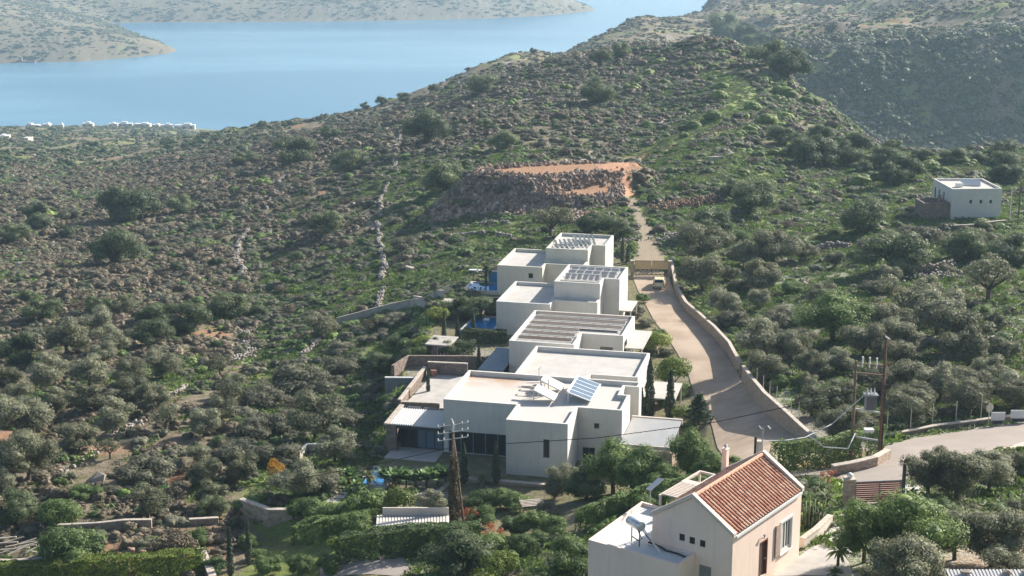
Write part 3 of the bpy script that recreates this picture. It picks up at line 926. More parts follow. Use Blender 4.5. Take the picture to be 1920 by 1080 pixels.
def row(desc, where, group, items, k=None):
    """items (px, py, width px[, kind[, height factor]]) -> one row of plants; labels count from the left"""
    items = sorted(items, key=lambda q: q[0])
    n = len(items)
    for i, it in enumerate(items):
        kk = it[3] if len(it) > 3 and it[3] else k
        hs = it[4] if len(it) > 4 else 1.0
        if n == 1: lab = '%s %s' % (desc, where)
        elif i == n-1: lab = '%s %s, rightmost' % (desc, where)
        elif i == 0: lab = '%s %s, leftmost' % (desc, where)
        else: lab = '%s %s, %s from left' % (desc, where, ORD[i])
        plant(kk, it[0], it[1], it[2], lab, group if n > 1 else None, hs)

GO = 'olive trees of the left grove'; GE = 'dark evergreens on the brown slope'; GR = 'olive trees of the right grove'
row('spreading dark evergreen', 'on the upper brown slope', GE, [(70,412,45),(133,412,50,'S'),(77,432,42),(27,455,55),(243,420,112),(127,447,34),(340,400,50)], 'D')
row('rounded dark bush', 'midway down the brown slope', GE, [(48,566,36),(213,500,92),(333,512,32),(407,502,32),(480,500,28),(553,492,30),(613,440,66),(553,310,74),(458,310,40)], 'D')
row('dense green tree', 'in the top row above the left grove', GE, [(80,603,66),(183,592,58),(230,594,46,'O'),(290,612,62),(350,624,84),(423,598,80),(483,598,40),(507,572,20,'B')], 'D')
row('round-headed tree', 'in the second row of the left grove', GO, [(37,684,80,'D'),(127,667,88,'O'),(180,628,62,'O'),(203,668,70,'O'),(280,652,74,'D')])
row('olive tree', 'in the third row of the left grove', GO, [(17,727,52),(90,728,82),(167,730,78),(243,726,62),(303,712,70),(413,706,55,'A'),(560,728,110,'S')], 'O')
row('olive tree', 'in the fourth row of the left grove', GO, [(107,774,58),(165,780,74),(253,760,66),(430,768,62,'A'),(500,762,84,'S'),(30,770,60)], 'O')
row('large olive tree', 'in the fifth row of the left grove', GO, [(43,828,104),(147,849,70),(213,812,78),(312,809,74,'A'),(383,817,68),(500,818,98,'S'),(590,826,105),(650,800,70,'S')], 'O')
row('broad olive tree', 'low on the left slope above the bare earth', GO, [(53,906,118),(5,928,70),(207,860,44,'A'),(455,860,80,'S'),(520,868,85,'S'),(280,906,112,'S'),(360,896,58,'B')], 'W')
row('green-grey bush', 'at the foot of the left slope above the low wall', None, [(30,988,90,'D'),(105,990,90,'G'),(277,972,72,'O'),(213,928,44,'S'),(385,918,62,'O'),(445,905,72,'O'),(400,968,58,'D'),(330,935,50,'B')], 'S')
row('leafy garden shrub', 'in front of the low wall at the bottom left', None, [(130,1062,125),(95,1050,60),(320,1042,100,'B'),(270,1030,50,'S'),(407,1075,55),(465,1030,50),(370,1020,50)], 'G')
row('orange-tipped shrub', 'behind the clipped hedge at the bottom', None, [(505,1074,56),(560,1078,62),(615,1074,62),(645,1040,60,'Y'),(480,1050,40)], 'G')
row('dark garden tree', 'between the stone walls left of the pool garden', None, [(575,975,70),(620,985,80),(690,975,95,'G'),(750,966,78,'Y'),(812,962,54,'O'),(660,1010,80,'G')], 'G')
row('dense bush', 'round the foot of the ivy-covered pole', None, [(800,1030,80,'G'),(865,1078,120,'D'),(905,1052,90,'G'),(975,1045,70,'G'),(940,1085,80,'Y'),(1000,1000,70,'G')], 'G')
row('red and orange leaved shrub', 'beside the ivy-covered pole', None, [(920,1018,50),(880,985,44)], 'R')
row('loquat bush', 'below the stone wall of the nearest villa', None, [(880,950,50,'S'),(905,955,64),(938,952,64),(968,958,58),(1030,965,50,'S'),(905,985,60),(1040,1000,60),(1010,1030,56),(960,1005,60),(1040,935,40,'W')], 'G')
plant('N', 517, 899, 32, 'golden autumn sapling beside dark bushes in the pool garden', None)
plant('T', 1063, 1092, 100, 'tall bright green tree in front of the white-roofed annex', None, 0.95)
row('dark broadleaf tree', 'in front of the nearest villa', None, [(1100,935,78,'D',1.1),(1150,925,105,'T',.95),(1200,930,100,'T',.85),(1245,925,80,'T',.7),(1055,928,60,'W',1.1),(1180,960,60,'G')])
row('dark leafy bush', 'in the hedge line behind the white-roofed annex', None, [(1110,985,60),(1160,975,60),(1210,965,60),(1130,1010,50),(1250,950,50)], 'G')
row('tall dark tree', 'between the metal carport and the drive', None, [(1290,905,82,'T',1.15),(1335,905,66,'T',.9),(1375,890,44,'T',.8),(1312,925,60,'G',1.2)])
row('yellow-green shrub', 'by the drive side of the villas', None, [(1232,664,64,'Y'),(1263,728,74,'Y',1.25),(1278,792,54,'Y'),(1203,566,28,'G'),(1262,695,34,'Y'),(1240,800,34,'G'),(1232,640,40,'G'),(1295,812,36,'G'),(1245,760,40,'G')])
row('grey lavender bush', 'by the drive side of the villas', None, [(1153,588,42),(1188,592,50),(1237,740,34),(1279,740,40),(1222,750,30),(1210,610,34),(1215,665,30),(1250,665,30)], 'S')
row('dark tree', 'behind the farthest villa', None, [(1032,446,82,'A',1.0),(1108,442,60,'D'),(1152,448,62,'D'),(1185,470,26,'G')])
row('dark round tree', 'on the slope left of the rubble bank', None, [(832,360,80,'D'),(655,325,66,'D'),(693,327,34,'S'),(763,470,56,'S'),(735,300,30,'S')])
row('big dark tree', 'on the slope above the rubble bank', None, [(797,270,86),(945,282,54),(905,178,56),(907,240,28),(1123,194,62),(1123,124,40),(1165,108,40),(618,262,36),(1060,290,30,'B')], 'D')
row('small rounded bush', 'on the skyline of the slope against the water', 'skyline bushes', [(648,209,18),(685,204,18),(717,197,22),(757,190,26),(815,173,24),(490,240,20),(1000,100,14),(850,160,16)], 'D')
row('wind-shaped evergreen', 'on the crest of the hill', None, [(1357,73,70),(1403,84,60),(1422,98,54),(1444,124,72),(1478,153,84),(1275,92,22)], 'D')
row('yellow-green spurge dome', 'in the upper cluster near the hill crest', 'spurge domes', [(1313,113,16),(1307,131,18),(1337,129,18),(1360,123,16),(1427,146,18),(1353,166,24),(1350,184,28),(1295,122,14),(1335,150,18)], 'E')
row('yellow-green spurge dome', 'in the small cluster left of the hilltop', 'spurge domes', [(1185,170,28),(1200,152,22),(1215,142,26),(1235,120,24),(1040,170,20),(1062,167,18),(1245,160,22)], 'E')
row('rounded spurge bush', 'beside the grassy track', 'spurge domes', [(1337,224,32),(1303,240,28),(1407,247,26),(1437,230,36),(1413,206,30),(1467,182,42),(1475,224,28),(1283,257,18),(1517,197,38),(1553,217,20),(1580,245,18)], 'E')
row('bright spurge bush', 'among the rocks below the ridge', 'spurge domes', [(1743,315,30),(1763,327,28),(1612,345,36),(1643,337,30),(1423,294,24),(1393,330,26),(1452,290,26),(1515,365,26),(1815,310,26)], 'E')
row('grey-brown tree', 'along the right rim of the ridge', 'trees on the ridge rim', [(1463,272,52),(1505,292,64),(1590,310,58),(1600,289,62),(1660,314,54),(1670,287,42),(1728,304,38),(1787,307,44),(1837,309,30),(1880,302,62),(1540,262,40)], 'D')
row('dark tree', 'in the second line below the ridge rim', 'trees on the ridge rim', [(1525,312,80),(1670,347,60),(1700,342,70),(1887,347,64),(1883,320,56),(1613,322,30)], 'D')
row('broad dark tree', 'on the green slope right of the track', None, [(1410,402,94,'D'),(1372,367,52,'D'),(1480,397,40,'S'),(1617,436,90,'D'),(1725,462,90,'S'),(1327,445,80,'D'),(1560,372,40,'B')])
row('olive tree', 'just above the drive wall', GR, [(1313,492,92),(1317,547,88),(1450,499,84),(1420,548,76),(1363,592,62),(1420,578,48),(1385,545,50,'S')], 'O')
row('olive tree', 'on the terrace below the flat-roofed house', GR, [(1677,512,125,'D'),(1810,488,88,'D'),(1897,500,80,'D'),(1853,565,104,'A'),(1695,601,104,'A'),(1747,547,38,'B')])
row('wide shrubby tree', 'in the middle of the right grove', GR, [(1425,680,100,'W'),(1480,690,80,'W'),(1562,642,140,'T',.62),(1757,627,104,'O'),(1800,657,104,'O'),(1620,600,50,'S'),(1495,640,60,'S')])
row('olive tree', 'in the upper row of the right grove', GR, [(1522,712,68),(1570,702,64),(1617,668,78),(1690,658,72),(1683,692,64),(1815,692,96),(1880,680,60)], 'O')
row('olive tree', 'in the middle row of the right grove', GR, [(1522,780,66),(1567,772,70),(1695,735,80),(1762,750,82),(1855,727,76),(1905,762,80)], 'O')
row('olive tree', 'in the row along the fence of the upper road', GR, [(1572,830,92),(1620,806,60,'S'),(1708,782,86),(1706,806,92),(1833,762,90),(1815,785,90),(1905,774,70)], 'W')
row('olive tree', 'just below the upper road', 'olive trees below the road', [(1742,928,100),(1795,934,112),(1855,922,96),(1905,905,76),(1760,885,60)], 'W')
row('large dark green tree', 'filling the bottom right garden', None, [(1620,1055,110,'T'),(1700,1065,170,'T',.85),(1790,1050,110,'W'),(1860,1062,150,'W'),(1760,990,80,'T',.7),(1920,990,70,'W')])
row('pale olive tree', 'at the bottom edge of the right garden', None, [(1695,1125,140),(1620,1120,70),(1890,1100,90)], 'W')
plant('G', 1175, 1110, 120, 'dark bush in front of the low annex wall at the bottom edge', None)
plant('R', 1556, 912, 40, 'reddish flowering shrub left of the stone gate pillar', None)
plant('G', 1535, 925, 55, 'green shrub behind the cactus bed near the gate pillar', None)
row('rounded shrub', 'on the slope below the left terrace walls', None, [(765,668,60,'G'),(720,700,60,'D'),(700,740,50,'S'),(735,765,50,'G'),(690,645,40,'S'),(640,700,70,'S'),(600,740,60,'S')])
row('wild bush', 'along the terrace below the left boundary wall', None, [(545,590,44,'B'),(470,640,30,'B'),(640,660,50,'S'),(700,618,50,'B'),(740,610,50,'S'),(560,640,34,'B')])
row('yellowing bush', 'above the cypresses by the pools', None, [(820,605,46,'Y'),(775,640,56,'G'),(798,655,44,'Y'),(893,600,66,'D'),(858,598,56,'D'),(920,590,34,'S'),(750,660,50,'D'),(828,700,30,'G'),(812,662,42,'D'),(842,668,40,'D'),(780,672,44,'G')])

# a spread of middle-sized bushes found all over the slopes, each one its own thing
rb = np.random.default_rng(77)
def wild(n, box, kinds, wr, desc, grp):
    """bushes that nothing tells apart but their place: numbered row by row is no help, so they share one label"""
    k = 0; tries = 0
    while k < n and tries < n*12:
        tries += 1
        px, py = rb.uniform(box[0], box[1]), rb.uniform(box[2], box[3])
        p = G(px, py)
        if p is None or p[1] > 700: continue
        if no_go(np.array([p[0]]), np.array([p[1]]))[0]: continue
        w = rb.uniform(*wr)
        zc = p[1]*CP - p[2]*SP
        if any(abs(p[0]-a) + abs(p[1]-b)*0.6 < (c + w/2)*0.75 for a, b, c in treepos): continue
        plant(kinds[int(rb.random()*len(kinds))], px, py, w*F/zc, desc, grp, at=p)
        k += 1
wild(60, (0,700,290,620), 'BBSB', (2.0,3.6), 'brownish wild bush scattered on the dry left slope', 'wild bushes on the left slope')
wild(50, (480,1150,120,540), 'SGBS', (1.8,3.4), 'wild bush scattered on the slope behind the villas', 'wild bushes behind the villas')
wild(50, (1190,1910,150,460), 'SGSB', (1.8,3.6), 'wild bush scattered among the rocks of the right hillside', 'wild bushes on the right hillside')
wild(40, (1300,1910,440,800), 'SGOS', (1.8,3.4), 'wild bush growing between the olives of the right grove', 'wild bushes in the right grove')
wild(14, (1300,1910,470,800), 'OOSO', (3.6,5.2), 'olive tree standing loose between the rows of the right grove', 'loose olives of the right grove')
wild(12, (0,640,600,960), 'OSOO', (3.2,4.8), 'olive tree standing loose between the rows of the left grove', 'loose olives of the left grove')
wild(40, (0,700,600,960), 'SGBS', (1.6,3.0), 'wild bush growing between the olives of the left grove', 'wild bushes in the left grove')
# ================================================================ BUILDING MATERIALS
def wall_mat(name, c, rough=0.85, stain=0.10):
    t = NT(name, rough, 0.2)
    n = t.noise(0.55, 5, 0.6); n2 = t.noise(2.2, 5, 0.75, vec=t.map((1,1,0.08)))
    d = tuple(x*(1-stain) for x in c)
    col = t.mix(t.ramp(n, [(0.35,(0,0,0)),(0.65,(1,1,1))]), d, c)
    col = t.mix(t.math('MULTIPLY', t.ramp(n2, [(0.52,(0,0,0)),(0.74,(1,1,1))]), 0.45), col, tuple(x*0.70 for x in c))
    t.base(col); t.bump(t.noise(25, 3), 0.15, 0.01)
    return t.m
M['plaster'] = wall_mat('white_plaster', (0.60,0.575,0.53))
M['plasterA'] = wall_mat('cream_plaster', (0.57,0.55,0.47))
M['deck'] = wall_mat('roof_deck', (0.50,0.475,0.435), stain=0.14)
t = NT('stained_roof_deck', 0.85, 0.2)
n = t.noise(0.35, 5, 0.65); sp = t.n.new('ShaderNodeSeparateXYZ'); t.l(t.coord(), sp.inputs[0])
edge = t.math('MULTIPLY', t.ramp(t.math('DIVIDE', sp.outputs[1], 10.0), [(0.55,(0,0,0)),(0.95,(1,1,1))]), t.ramp(t.math('DIVIDE', sp.outputs[0], 14.0), [(0.3,(1,1,1)),(0.75,(0,0,0))]))
t.base(t.mix(t.math('MULTIPLY', edge, t.ramp(n, [(0.3,(0,0,0)),(0.6,(1,1,1))])), (0.50,0.475,0.435), (0.40,0.25,0.15)))
M['deckE'] = t.m
def stone_mat(name, a, b, mort, scale=2.6):
    t = NT(name, 0.93, 0.15)
    v = t.map((1, 1, 1.7))
    cell = t.n.new('ShaderNodeTexVoronoi'); cell.inputs['Scale'].default_value = scale; t.l(v, cell.inputs['Vector'])
    ed = t.vor(scale, v, 'DISTANCE_TO_EDGE')
    n = t.noise(7, 4)
    sep = t.n.new('ShaderNodeSeparateColor'); t.l(cell.outputs['Color'], sep.inputs[0])
    col = t.mix(t.math('ADD', t.math('MULTIPLY', sep.outputs[0], 0.7), t.math('MULTIPLY', n, 0.3)), a, b)
    t.base(t.mix(t.ramp(ed, [(0.02,(1,1,1)),(0.07,(0,0,0))]), col, mort))
    t.bump(t.ramp(ed, [(0.0,(0,0,0)),(0.12,(1,1,1))]), 0.7, 0.06)
    return t.m
M['stone'] = stone_mat('stone_wall', (0.27,0.19,0.14), (0.46,0.37,0.29), (0.34,0.29,0.24))
M['darkstone'] = stone_mat('dark_stone_wall', (0.16,0.12,0.10), (0.33,0.26,0.21), (0.19,0.16,0.14))
M['coping'] = mat_plain('coping', (0.46,0.40,0.33), 0.85, var=0.3)
M['glass'] = NT('window_glass', 0.08, 0.6).base((0.02,0.028,0.035)).m
M['darkwood'] = mat_plain('dark_wood', (0.085,0.06,0.045), 0.6)
M['redwood'] = mat_plain('red_brown_wood', (0.24,0.085,0.055), 0.55)
M['polewood'] = mat_plain('pole_wood', (0.21,0.145,0.105), 0.9, var=0.4, scale=5)
M['white'] = mat_plain('white_paint', (0.68,0.67,0.64), 0.45, var=0.05)
M['metal'] = mat_plain('galvanised_metal', (0.50,0.51,0.52), 0.4, metal=0.7)
M['bronze'] = mat_plain('bronze_panel', (0.13,0.105,0.085), 0.6, var=.3)
M['steel'] = mat_plain('dark_steel', (0.05,0.05,0.055), 0.5)
M['grey'+'metal'] = mat_plain('grey_metal', (0.22,0.22,0.22), 0.5)
M['cream'] = wall_mat('rose_plaster', (0.84,0.66,0.555), stain=0.08)
M['creamtrim'] = wall_mat('pale_trim', (0.60,0.53,0.46), stain=0.08)
M['annexroof'] = wall_mat('annex_roof', (0.62,0.62,0.60), stain=0.1)
M['paving'] = mat_plain('pale_paving', (0.44,0.41,0.37), 0.85, var=0.2, scale=0.8)
M['concrete'] = mat_plain('concrete', (0.40,0.37,0.33), 0.9, var=0.2, scale=1.2)
t = NT('gravel_drive', 0.95, 0.1)
n = t.noise(0.25, 5, 0.6); n2 = t.noise(9, 4, 0.8)
c = t.mix(t.ramp(n, [(0.35,(0,0,0)),(0.65,(1,1,1))]), (0.30,0.225,0.16), (0.43,0.34,0.26))
t.base(t.mix(t.math('MULTIPLY', t.ramp(n2, [(0.4,(0,0,0)),(0.7,(1,1,1))]), 0.4), c, (0.47,0.39,0.32))); t.bump(n2, 0.4, 0.03)
M['gravel'] = t.m
t = NT('worn_asphalt', 0.9, 0.2)
n = t.noise(0.3, 5, 0.6); n2 = t.noise(12, 3, 0.8)
t.base(t.mix(t.math('MULTIPLY', n2, 0.4), t.mix(t.ramp(n, [(0.3,(0,0,0)),(0.7,(1,1,1))]), (0.27,0.225,0.19), (0.34,0.29,0.25)), (0.27,0.24,0.22))); t.bump(n2, 0.3, 0.01)
M['asphalt'] = t.m
t = NT('red_dirt_track', 0.95, 0.1)
n = t.noise(0.5, 5, 0.6); n2 = t.noise(3, 4, 0.8)
t.base(t.mix(t.ramp(n2, [(0.45,(0,0,0)),(0.6,(1,1,1))]), t.mix(n, (0.31,0.22,0.15), (0.40,0.33,0.26)), (0.24,0.22,0.14))); t.bump(n2, 0.6, 0.06)
M['dirt'] = t.m
M['redearth'] = mat_plain('red_earth', (0.40,0.215,0.125), 0.95, var=.3, scale=.7)
M['pooltile'] = NT('pool_tiles', 0.3, 0.4).base((0.03,0.22,0.42)).m
t = NT('pool_water', 0.06, 0.5); t.base(t.mix(t.noise(0.8, 3), (0.015,0.16,0.40), (0.03,0.27,0.52))); t.bump(t.noise(3, 3), 0.15, 0.03)
M['pool'] = t.m
t = NT('corrugated_sheet', 0.4, 0.4)
w = t.n.new('ShaderNodeTexWave'); w.inputs['Scale'].default_value = 1.1; w.bands_direction = 'X'; t.l(t.coord(), w.inputs['Vector'])
t.base(t.mix(t.noise(0.7, 4), (0.48,0.48,0.47), (0.60,0.59,0.57))); M['sheet'] = t.m
M['solar'] = NT('collector_glass', 0.12, 0.6).base((0.10,0.15,0.20)).m
M['panel'] = NT('green_grey_panel', 0.35, 0.4).base((0.075,0.095,0.085)).m
M['lawn'] = mat_plain('lawn', (0.085,0.135,0.04), 0.95, var=0.4, scale=2)
M['rust'] = mat_plain('red_container', (0.30,0.15,0.11), 0.8)
M['tan'] = mat_plain('tan_sheet', (0.56,0.42,0.23), 0.7, var=0.1)
M['carpaint'] = NT('car_paint', 0.25, 0.5).base((0.62,0.54,0.30)).m
M['rubber'] = NT('rubber', 0.8, 0.2).base((0.02,0.02,0.02)).m
M['redlight'] = NT('red_lens', 0.3, 0.5).base((0.35,0.02,0.02)).m
M['gapshade'] = mat_plain('tile_gap_shade', (0.11,0.045,0.035), 0.9, var=.3)  # dark brown paints the shade into the channels between the barrels
M['tile'] = NT('roof_tiles', 0.8, 0.2)
t = M['tile']; n = t.noise(2.2, 4, 0.7); gi = t.n.new('ShaderNodeNewGeometry').outputs['Random Per Island']
t.base(t.ramp(t.math('ADD', t.math('MULTIPLY', n, 0.5), t.math('MULTIPLY', gi, 0.5)), [(0.22,(0.40,0.17,0.11)),(0.5,(0.54,0.28,0.18)),(0.85,(0.66,0.46,0.31))])); M['tile'] = t.m

# ================================================================ SHEETS: drive, track, road
def strip(name, pairs, mat, nlat=8, step=1.2, lift=0.05, kind='structure', jitter=0.0):
    """draped sheet between two edge lines (photo pixel pairs put on the terrain)"""
    L_ = [G(*a) for a, b in pairs]; R_ = [G(*b) for a, b in pairs]
    V = []; rows = 0
    rg = np.random.default_rng(3)
    for i in range(len(pairs)-1):
        n = max(2, int(np.linalg.norm(L_[i+1]-L_[i]) / step))
        for k in range(n + (1 if i == len(pairs)-2 else 0)):
            f = k / n
            a = L_[i]*(1-f) + L_[i+1]*f; b = R_[i]*(1-f) + R_[i+1]*f
            ja, jb = (noise(np.array([rows*0.7]), np.array([1.5]), 3)[0]-.5)*jitter, (noise(np.array([rows*0.7]), np.array([9.5]), 3)[0]-.5)*jitter
            for j in range(nlat+1):
                g = j / nlat + (ja*(1-j/nlat) + jb*j/nlat)
                p = a*(1-g) + b*g
                V.append((p[0], p[1], 0))
            rows += 1
    V = np.array(V); V[:, 2] = zmesh(V[:, 0], V[:, 1]) + lift
    idx = np.arange(len(V)).reshape(rows, nlat+1)
    Q = np.stack([idx[:-1,:-1].ravel(), idx[:-1,1:].ravel(), idx[1:,1:].ravel(), idx[1:,:-1].ravel()], 1)
    o = np_mesh(name, V, Q, mat, smooth=True)
    return tag(o, kind=kind)
strip('gravel_drive', DRIVE, M['gravel'], 10, 1.0, 0.07)
M['trackgrass'] = mat_plain('track_grass', (0.20,0.245,0.07), 0.95, var=.45, scale=1.4)
strip('grass_track', [((1222,284),(1268,292)),((1262,260),(1308,270)),((1312,233),(1360,246)),((1360,204),(1416,213)),((1375,180),(1430,186)),((1352,150),(1408,158)),((1308,132),(1346,143))], M['trackgrass'], 6, 1.0, 0.06, jitter=0.6)
strip('red_earth', [((1120,312),(1120,330)),((1150,306),(1165,334)),((1185,300),(1195,322)),((1212,290),(1216,303)),((1240,280),(1246,289)),((1262,270),(1266,277))], M['redearth'], 6, 1.0, 0.09, jitter=0.3)
strip('red_earth', [((1120,318),(1185,318)),((1140,334),(1186,333)),((1158,350),(1184,350)),((1166,366),(1188,366))], M['redearth'], 6, 1.0, 0.11, jitter=0.3)
strip('dirt_track', TRACK, M['dirt'], 6, 1.0, 0.06, jitter=0.5)
strip('upper_road', ROAD, M['asphalt'], 8, 1.0, 0.07)
strip('road_edge', [(b,(b[0]+2,b[1]+9)) for a, b in ROAD[:5]], M['coping'], 2, 1.0, 0.10)
strip('forecourt', [((1600,905),(1740,900)),((1580,960),(1700,965)),((1560,990),(1660,990)),((1540,1012),(1600,1020)),((1505,1040),(1590,1050)),((1440,1082),(1600,1085))], M['paving'], 8, 1.0, 0.06)
strip('lower_road', [((600,1058),(760,1043)),((600,1072),(772,1062)),((600,1085),(790,1085))], M['asphalt'], 6, 1.0, 0.06)
strip('left_path', [((-10,1002),(-10,1030)),((60,992),(60,1012)),((110,1000),(100,1010))], M['concrete'], 4, 1.0, 0.06)

# ================================================================ WALL BUILDER
def wall_quad(mb, p0, p1, z0, z1, holes=(), depth=0.22, m=0, mp=1, mf=None):
    """upright rectangle from p0 to p1 with real recessed openings (u0,u1,z0,z1); outside lies to the right of p0->p1"""
    p0, p1 = np.array(p0, float), np.array(p1, float)
    L_ = np.linalg.norm(p1-p0); d = (p1-p0)/L_; n = np.array([d[1], -d[0]])
    def P(u_, z, inn=0.0):
        q = p0 + d*u_ - n*inn; return (q[0], q[1], z)
    us = sorted({0, L_} | {h[0] for h in holes} | {h[1] for h in holes})
    zs = sorted({z0, z1} | {h[2] for h in holes} | {h[3] for h in holes})
    for a, b in zip(us, us[1:]):
        for c, e in zip(zs, zs[1:]):
            if any(h[0]-1e-6 <= a and b <= h[1]+1e-6 and h[2]-1e-6 <= c and e <= h[3]+1e-6 for h in holes): continue
            mb.add([P(a,c),P(b,c),P(b,e),P(a,e)], [(0,1,2,3)], m)
    for a, b, c, e in [h[:4] for h in holes]:
        for q in (((a,c),(b,c)), ((b,c),(b,e)), ((b,e),(a,e)), ((a,e),(a,c))):
            (u1,w1),(u2,w2) = q
            mb.add([P(u1,w1),P(u2,w2),P(u2,w2,depth),P(u1,w1,depth)], [(0,1,2,3)], m)
    return P
def window(parent, p0, p1, h, depth=0.2, frame=0.07, name='window', mull=0, label=None, fm='grey', pm='glass'):
    p0, p1 = np.array(p0, float), np.array(p1, float)
    d = (p1-p0)/np.linalg.norm(p1-p0); n = np.array([d[1], -d[0]])
    a, b, c, e = h[:4]
    def P(u_, z, inn): q = p0 + d*u_ - n*inn; return (q[0], q[1], z)
    mb = MB()
    def bx(u0, u1, w0, w1, i0, i1):
        mb.hexa([P(u0,w0,i0),P(u1,w0,i0),P(u1,w0,i1),P(u0,w0,i1),P(u0,w1,i0),P(u1,w1,i0),P(u1,w1,i1),P(u0,w1,i1)])
    i0, i1 = depth-0.09, depth-0.01
    bx(a, b, c, c+frame, i0, i1); bx(a, b, e-frame, e, i0, i1)
    bx(a, a+frame, c+frame, e-frame, i0, i1); bx(b-frame, b, c+frame, e-frame, i0, i1)
    for k in range(mull):
        u_ = a + (b-a)*(k+1)/(mull+1); bx(u_-frame/2, u_+frame/2, c+frame, e-frame, i0, i1)
    f = mb.build(name, FRM[fm], parent)
    g = MB(); g.add([P(a+frame,c+frame,depth-0.05),P(b-frame,c+frame,depth-0.05),P(b-frame,e-frame,depth-0.05),P(a+frame,e-frame,depth-0.05)], [(0,1,2,3)])
    g.build('pane', M[pm], f)
    if label: f['label'] = label
    return f
FRM = {'grey': M['greymetal'], 'white': M['white'], 'dark': M['darkwood']}

def inset(poly, d):
    n = len(poly); out = []
    for i in range(n):
        p, q, r = np.array(poly[i-1]), np.array(poly[i]), np.array(poly[(i+1) % n])
        e1, e2 = (q-p)/np.linalg.norm(q-p), (r-q)/np.linalg.norm(r-q)
        n1, n2 = np.array([-e1[1], e1[0]]), np.array([-e2[1], e2[0]])   # inward for CCW
        s_ = n1 + n2; out.append(tuple(q + s_ * d / (1 + float(n1 @ n2))))
    return out
def flatblock(root, poly, ztop, zbot, holes={}, drop=0.45, th=0.28, deck='deck', wm='plaster', skip=()):
    """CCW footprint; outer walls with openings, parapet and roof deck"""
    mb = MB(); n = len(poly)
    for i in range(n):
        p0, p1 = poly[i], poly[(i+1) % n]
        wall_quad(mb, p0, p1, zbot, ztop, holes.get(i, ()))
    inn = inset(poly, th)
    for i in range(n):
        j = (i+1) % n
        a, b, c, d = poly[i], poly[j], inn[j], inn[i]
        mb.add([(*a,ztop),(*b,ztop),(*c,ztop),(*d,ztop)], [(0,1,2,3)])
        mb.add([(*d,ztop),(*c,ztop),(*c,ztop-drop),(*d,ztop-drop)], [(0,1,2,3)])
    w = mb.build('wall', M[wm], root)
    dk = MB(); dk.add([(x, y, ztop-drop+0.02) for x, y in inn], [tuple(range(n))])
    r = dk.build('roof', M[deck], root)
    for i, hs in holes.items():
        for h in hs: window(root, poly[i], poly[(i+1) % n], h, mull=(h[4] if len(h) > 4 else 0))
    return w, r

def frameE(name, s_, t_, z):
    x, y = W2(s_, t_); return empty(name, (x, y, z), -AZ)

ZB = -2.5
# ---------------------------------------------------------------- the five villas (local: x right, y away, z up from their base)
def villa(s_, t_, base, label, parts):
    r = frameE('white_villa', s_, t_, base)
    tag(r, label, 'villa', 'flat-roofed white villas in a row')
    for p in parts: flatblock(r, *p)
    return r
zb = -57.2
vA = villa(-10.4, 65.9, zb, 'cream flat-roofed villa farthest up the row, dark slatted panels in a zigzag on its roof', [
    ([(0,0),(6.65,0),(6.65,2.4),(12.3,2.4),(12.3,5),(6.1,5),(6.1,11.1),(0,11.1)], -52.5-zb, ZB, {0: [(4.6,5.3,3.0,3.75)]}, 0.45, 0.28, 'deck', 'plasterA'),
    ([(6.1,5.002),(12.3,5.002),(12.3,8.5),(14.25,8.5),(14.25,15.8),(6.1,15.8)], -50.8-zb, ZB, {3: [(5.0,5.35,4.0,5.4)]}, 0.45, 0.28, 'deck', 'plasterA')])
zb = -56.9
vB = villa(-5.5, 45.3, zb, 'white flat-roofed villa second from the far end, bare pergola frames on its upper roof', [
    ([(0,0),(7.2,0),(7.2,2.3),(13.0,2.3),(13.0,4.0),(6.87,4.0),(6.87,11.1),(0,11.1)], -52.3-zb, ZB),
    ([(6.87,4.002),(13.0,4.002),(13.0,7.0),(15.1,7.0),(15.1,14),(6.87,14)], -50.2-zb, ZB, {1: [(0.6,0.85,3.4,4.7)], 3: [(4.6,4.9,3.6,4.6)]})])
zb = -56.7
vC = villa(0.58, 26.8, zb, 'white villa in the middle of the row, long dark slatted canopies across its roof', [
    ([(0,0),(7.85,0),(7.85,5.0),(12.85,5.0),(12.85,14.2),(0,14.2)], -52.0-zb, ZB, {2: [(2.2,3.8,2.75,3.2)], 3: [(0.9,3.2,0.6,3.6,2)]})])
zb = -56.6
vD = villa(4.47, 13.4, zb, 'white villa with a plain empty flat roof, behind the nearest villa', [
    ([(0,-2.6),(8.2,-2.6),(8.2,1.2),(13.3,1.2),(13.3,10.7),(0,10.7)], -51.6-zb, ZB, {}, 0.55)])
zb = -56.4
vE = villa(0, 0, zb, 'nearest and largest white villa, rust-stained flat roof carrying solar collectors', [
    ([(0,0),(7.7,0),(7.7,-4.7),(13.9,-4.7),(13.9,0.6),(18.4,0.6),(18.4,5.7),(17.4,5.7),(17.4,8.5),(18.9,8.5),(18.9,10.3),(0,10.3)], -50.7-zb, ZB,
     {0: [(0.5,7.0,0.0,2.35,4)], 2: [(3.75,4.4,2.0,3.95)], 4: [(1.65,2.2,3.55,4.15), (0.5,1.8,0.1,1.5,1)]}, 0.5, 0.3, 'deckE')])
# lean parts of the villas
def local(root): return root
def pergola_bars(root, name, mat, bars, w=0.08, h=0.12):
    mb = MB()
    for a, b in bars: mb.bar(a, b, w, h)
    return mb.build(name, M[mat], root)
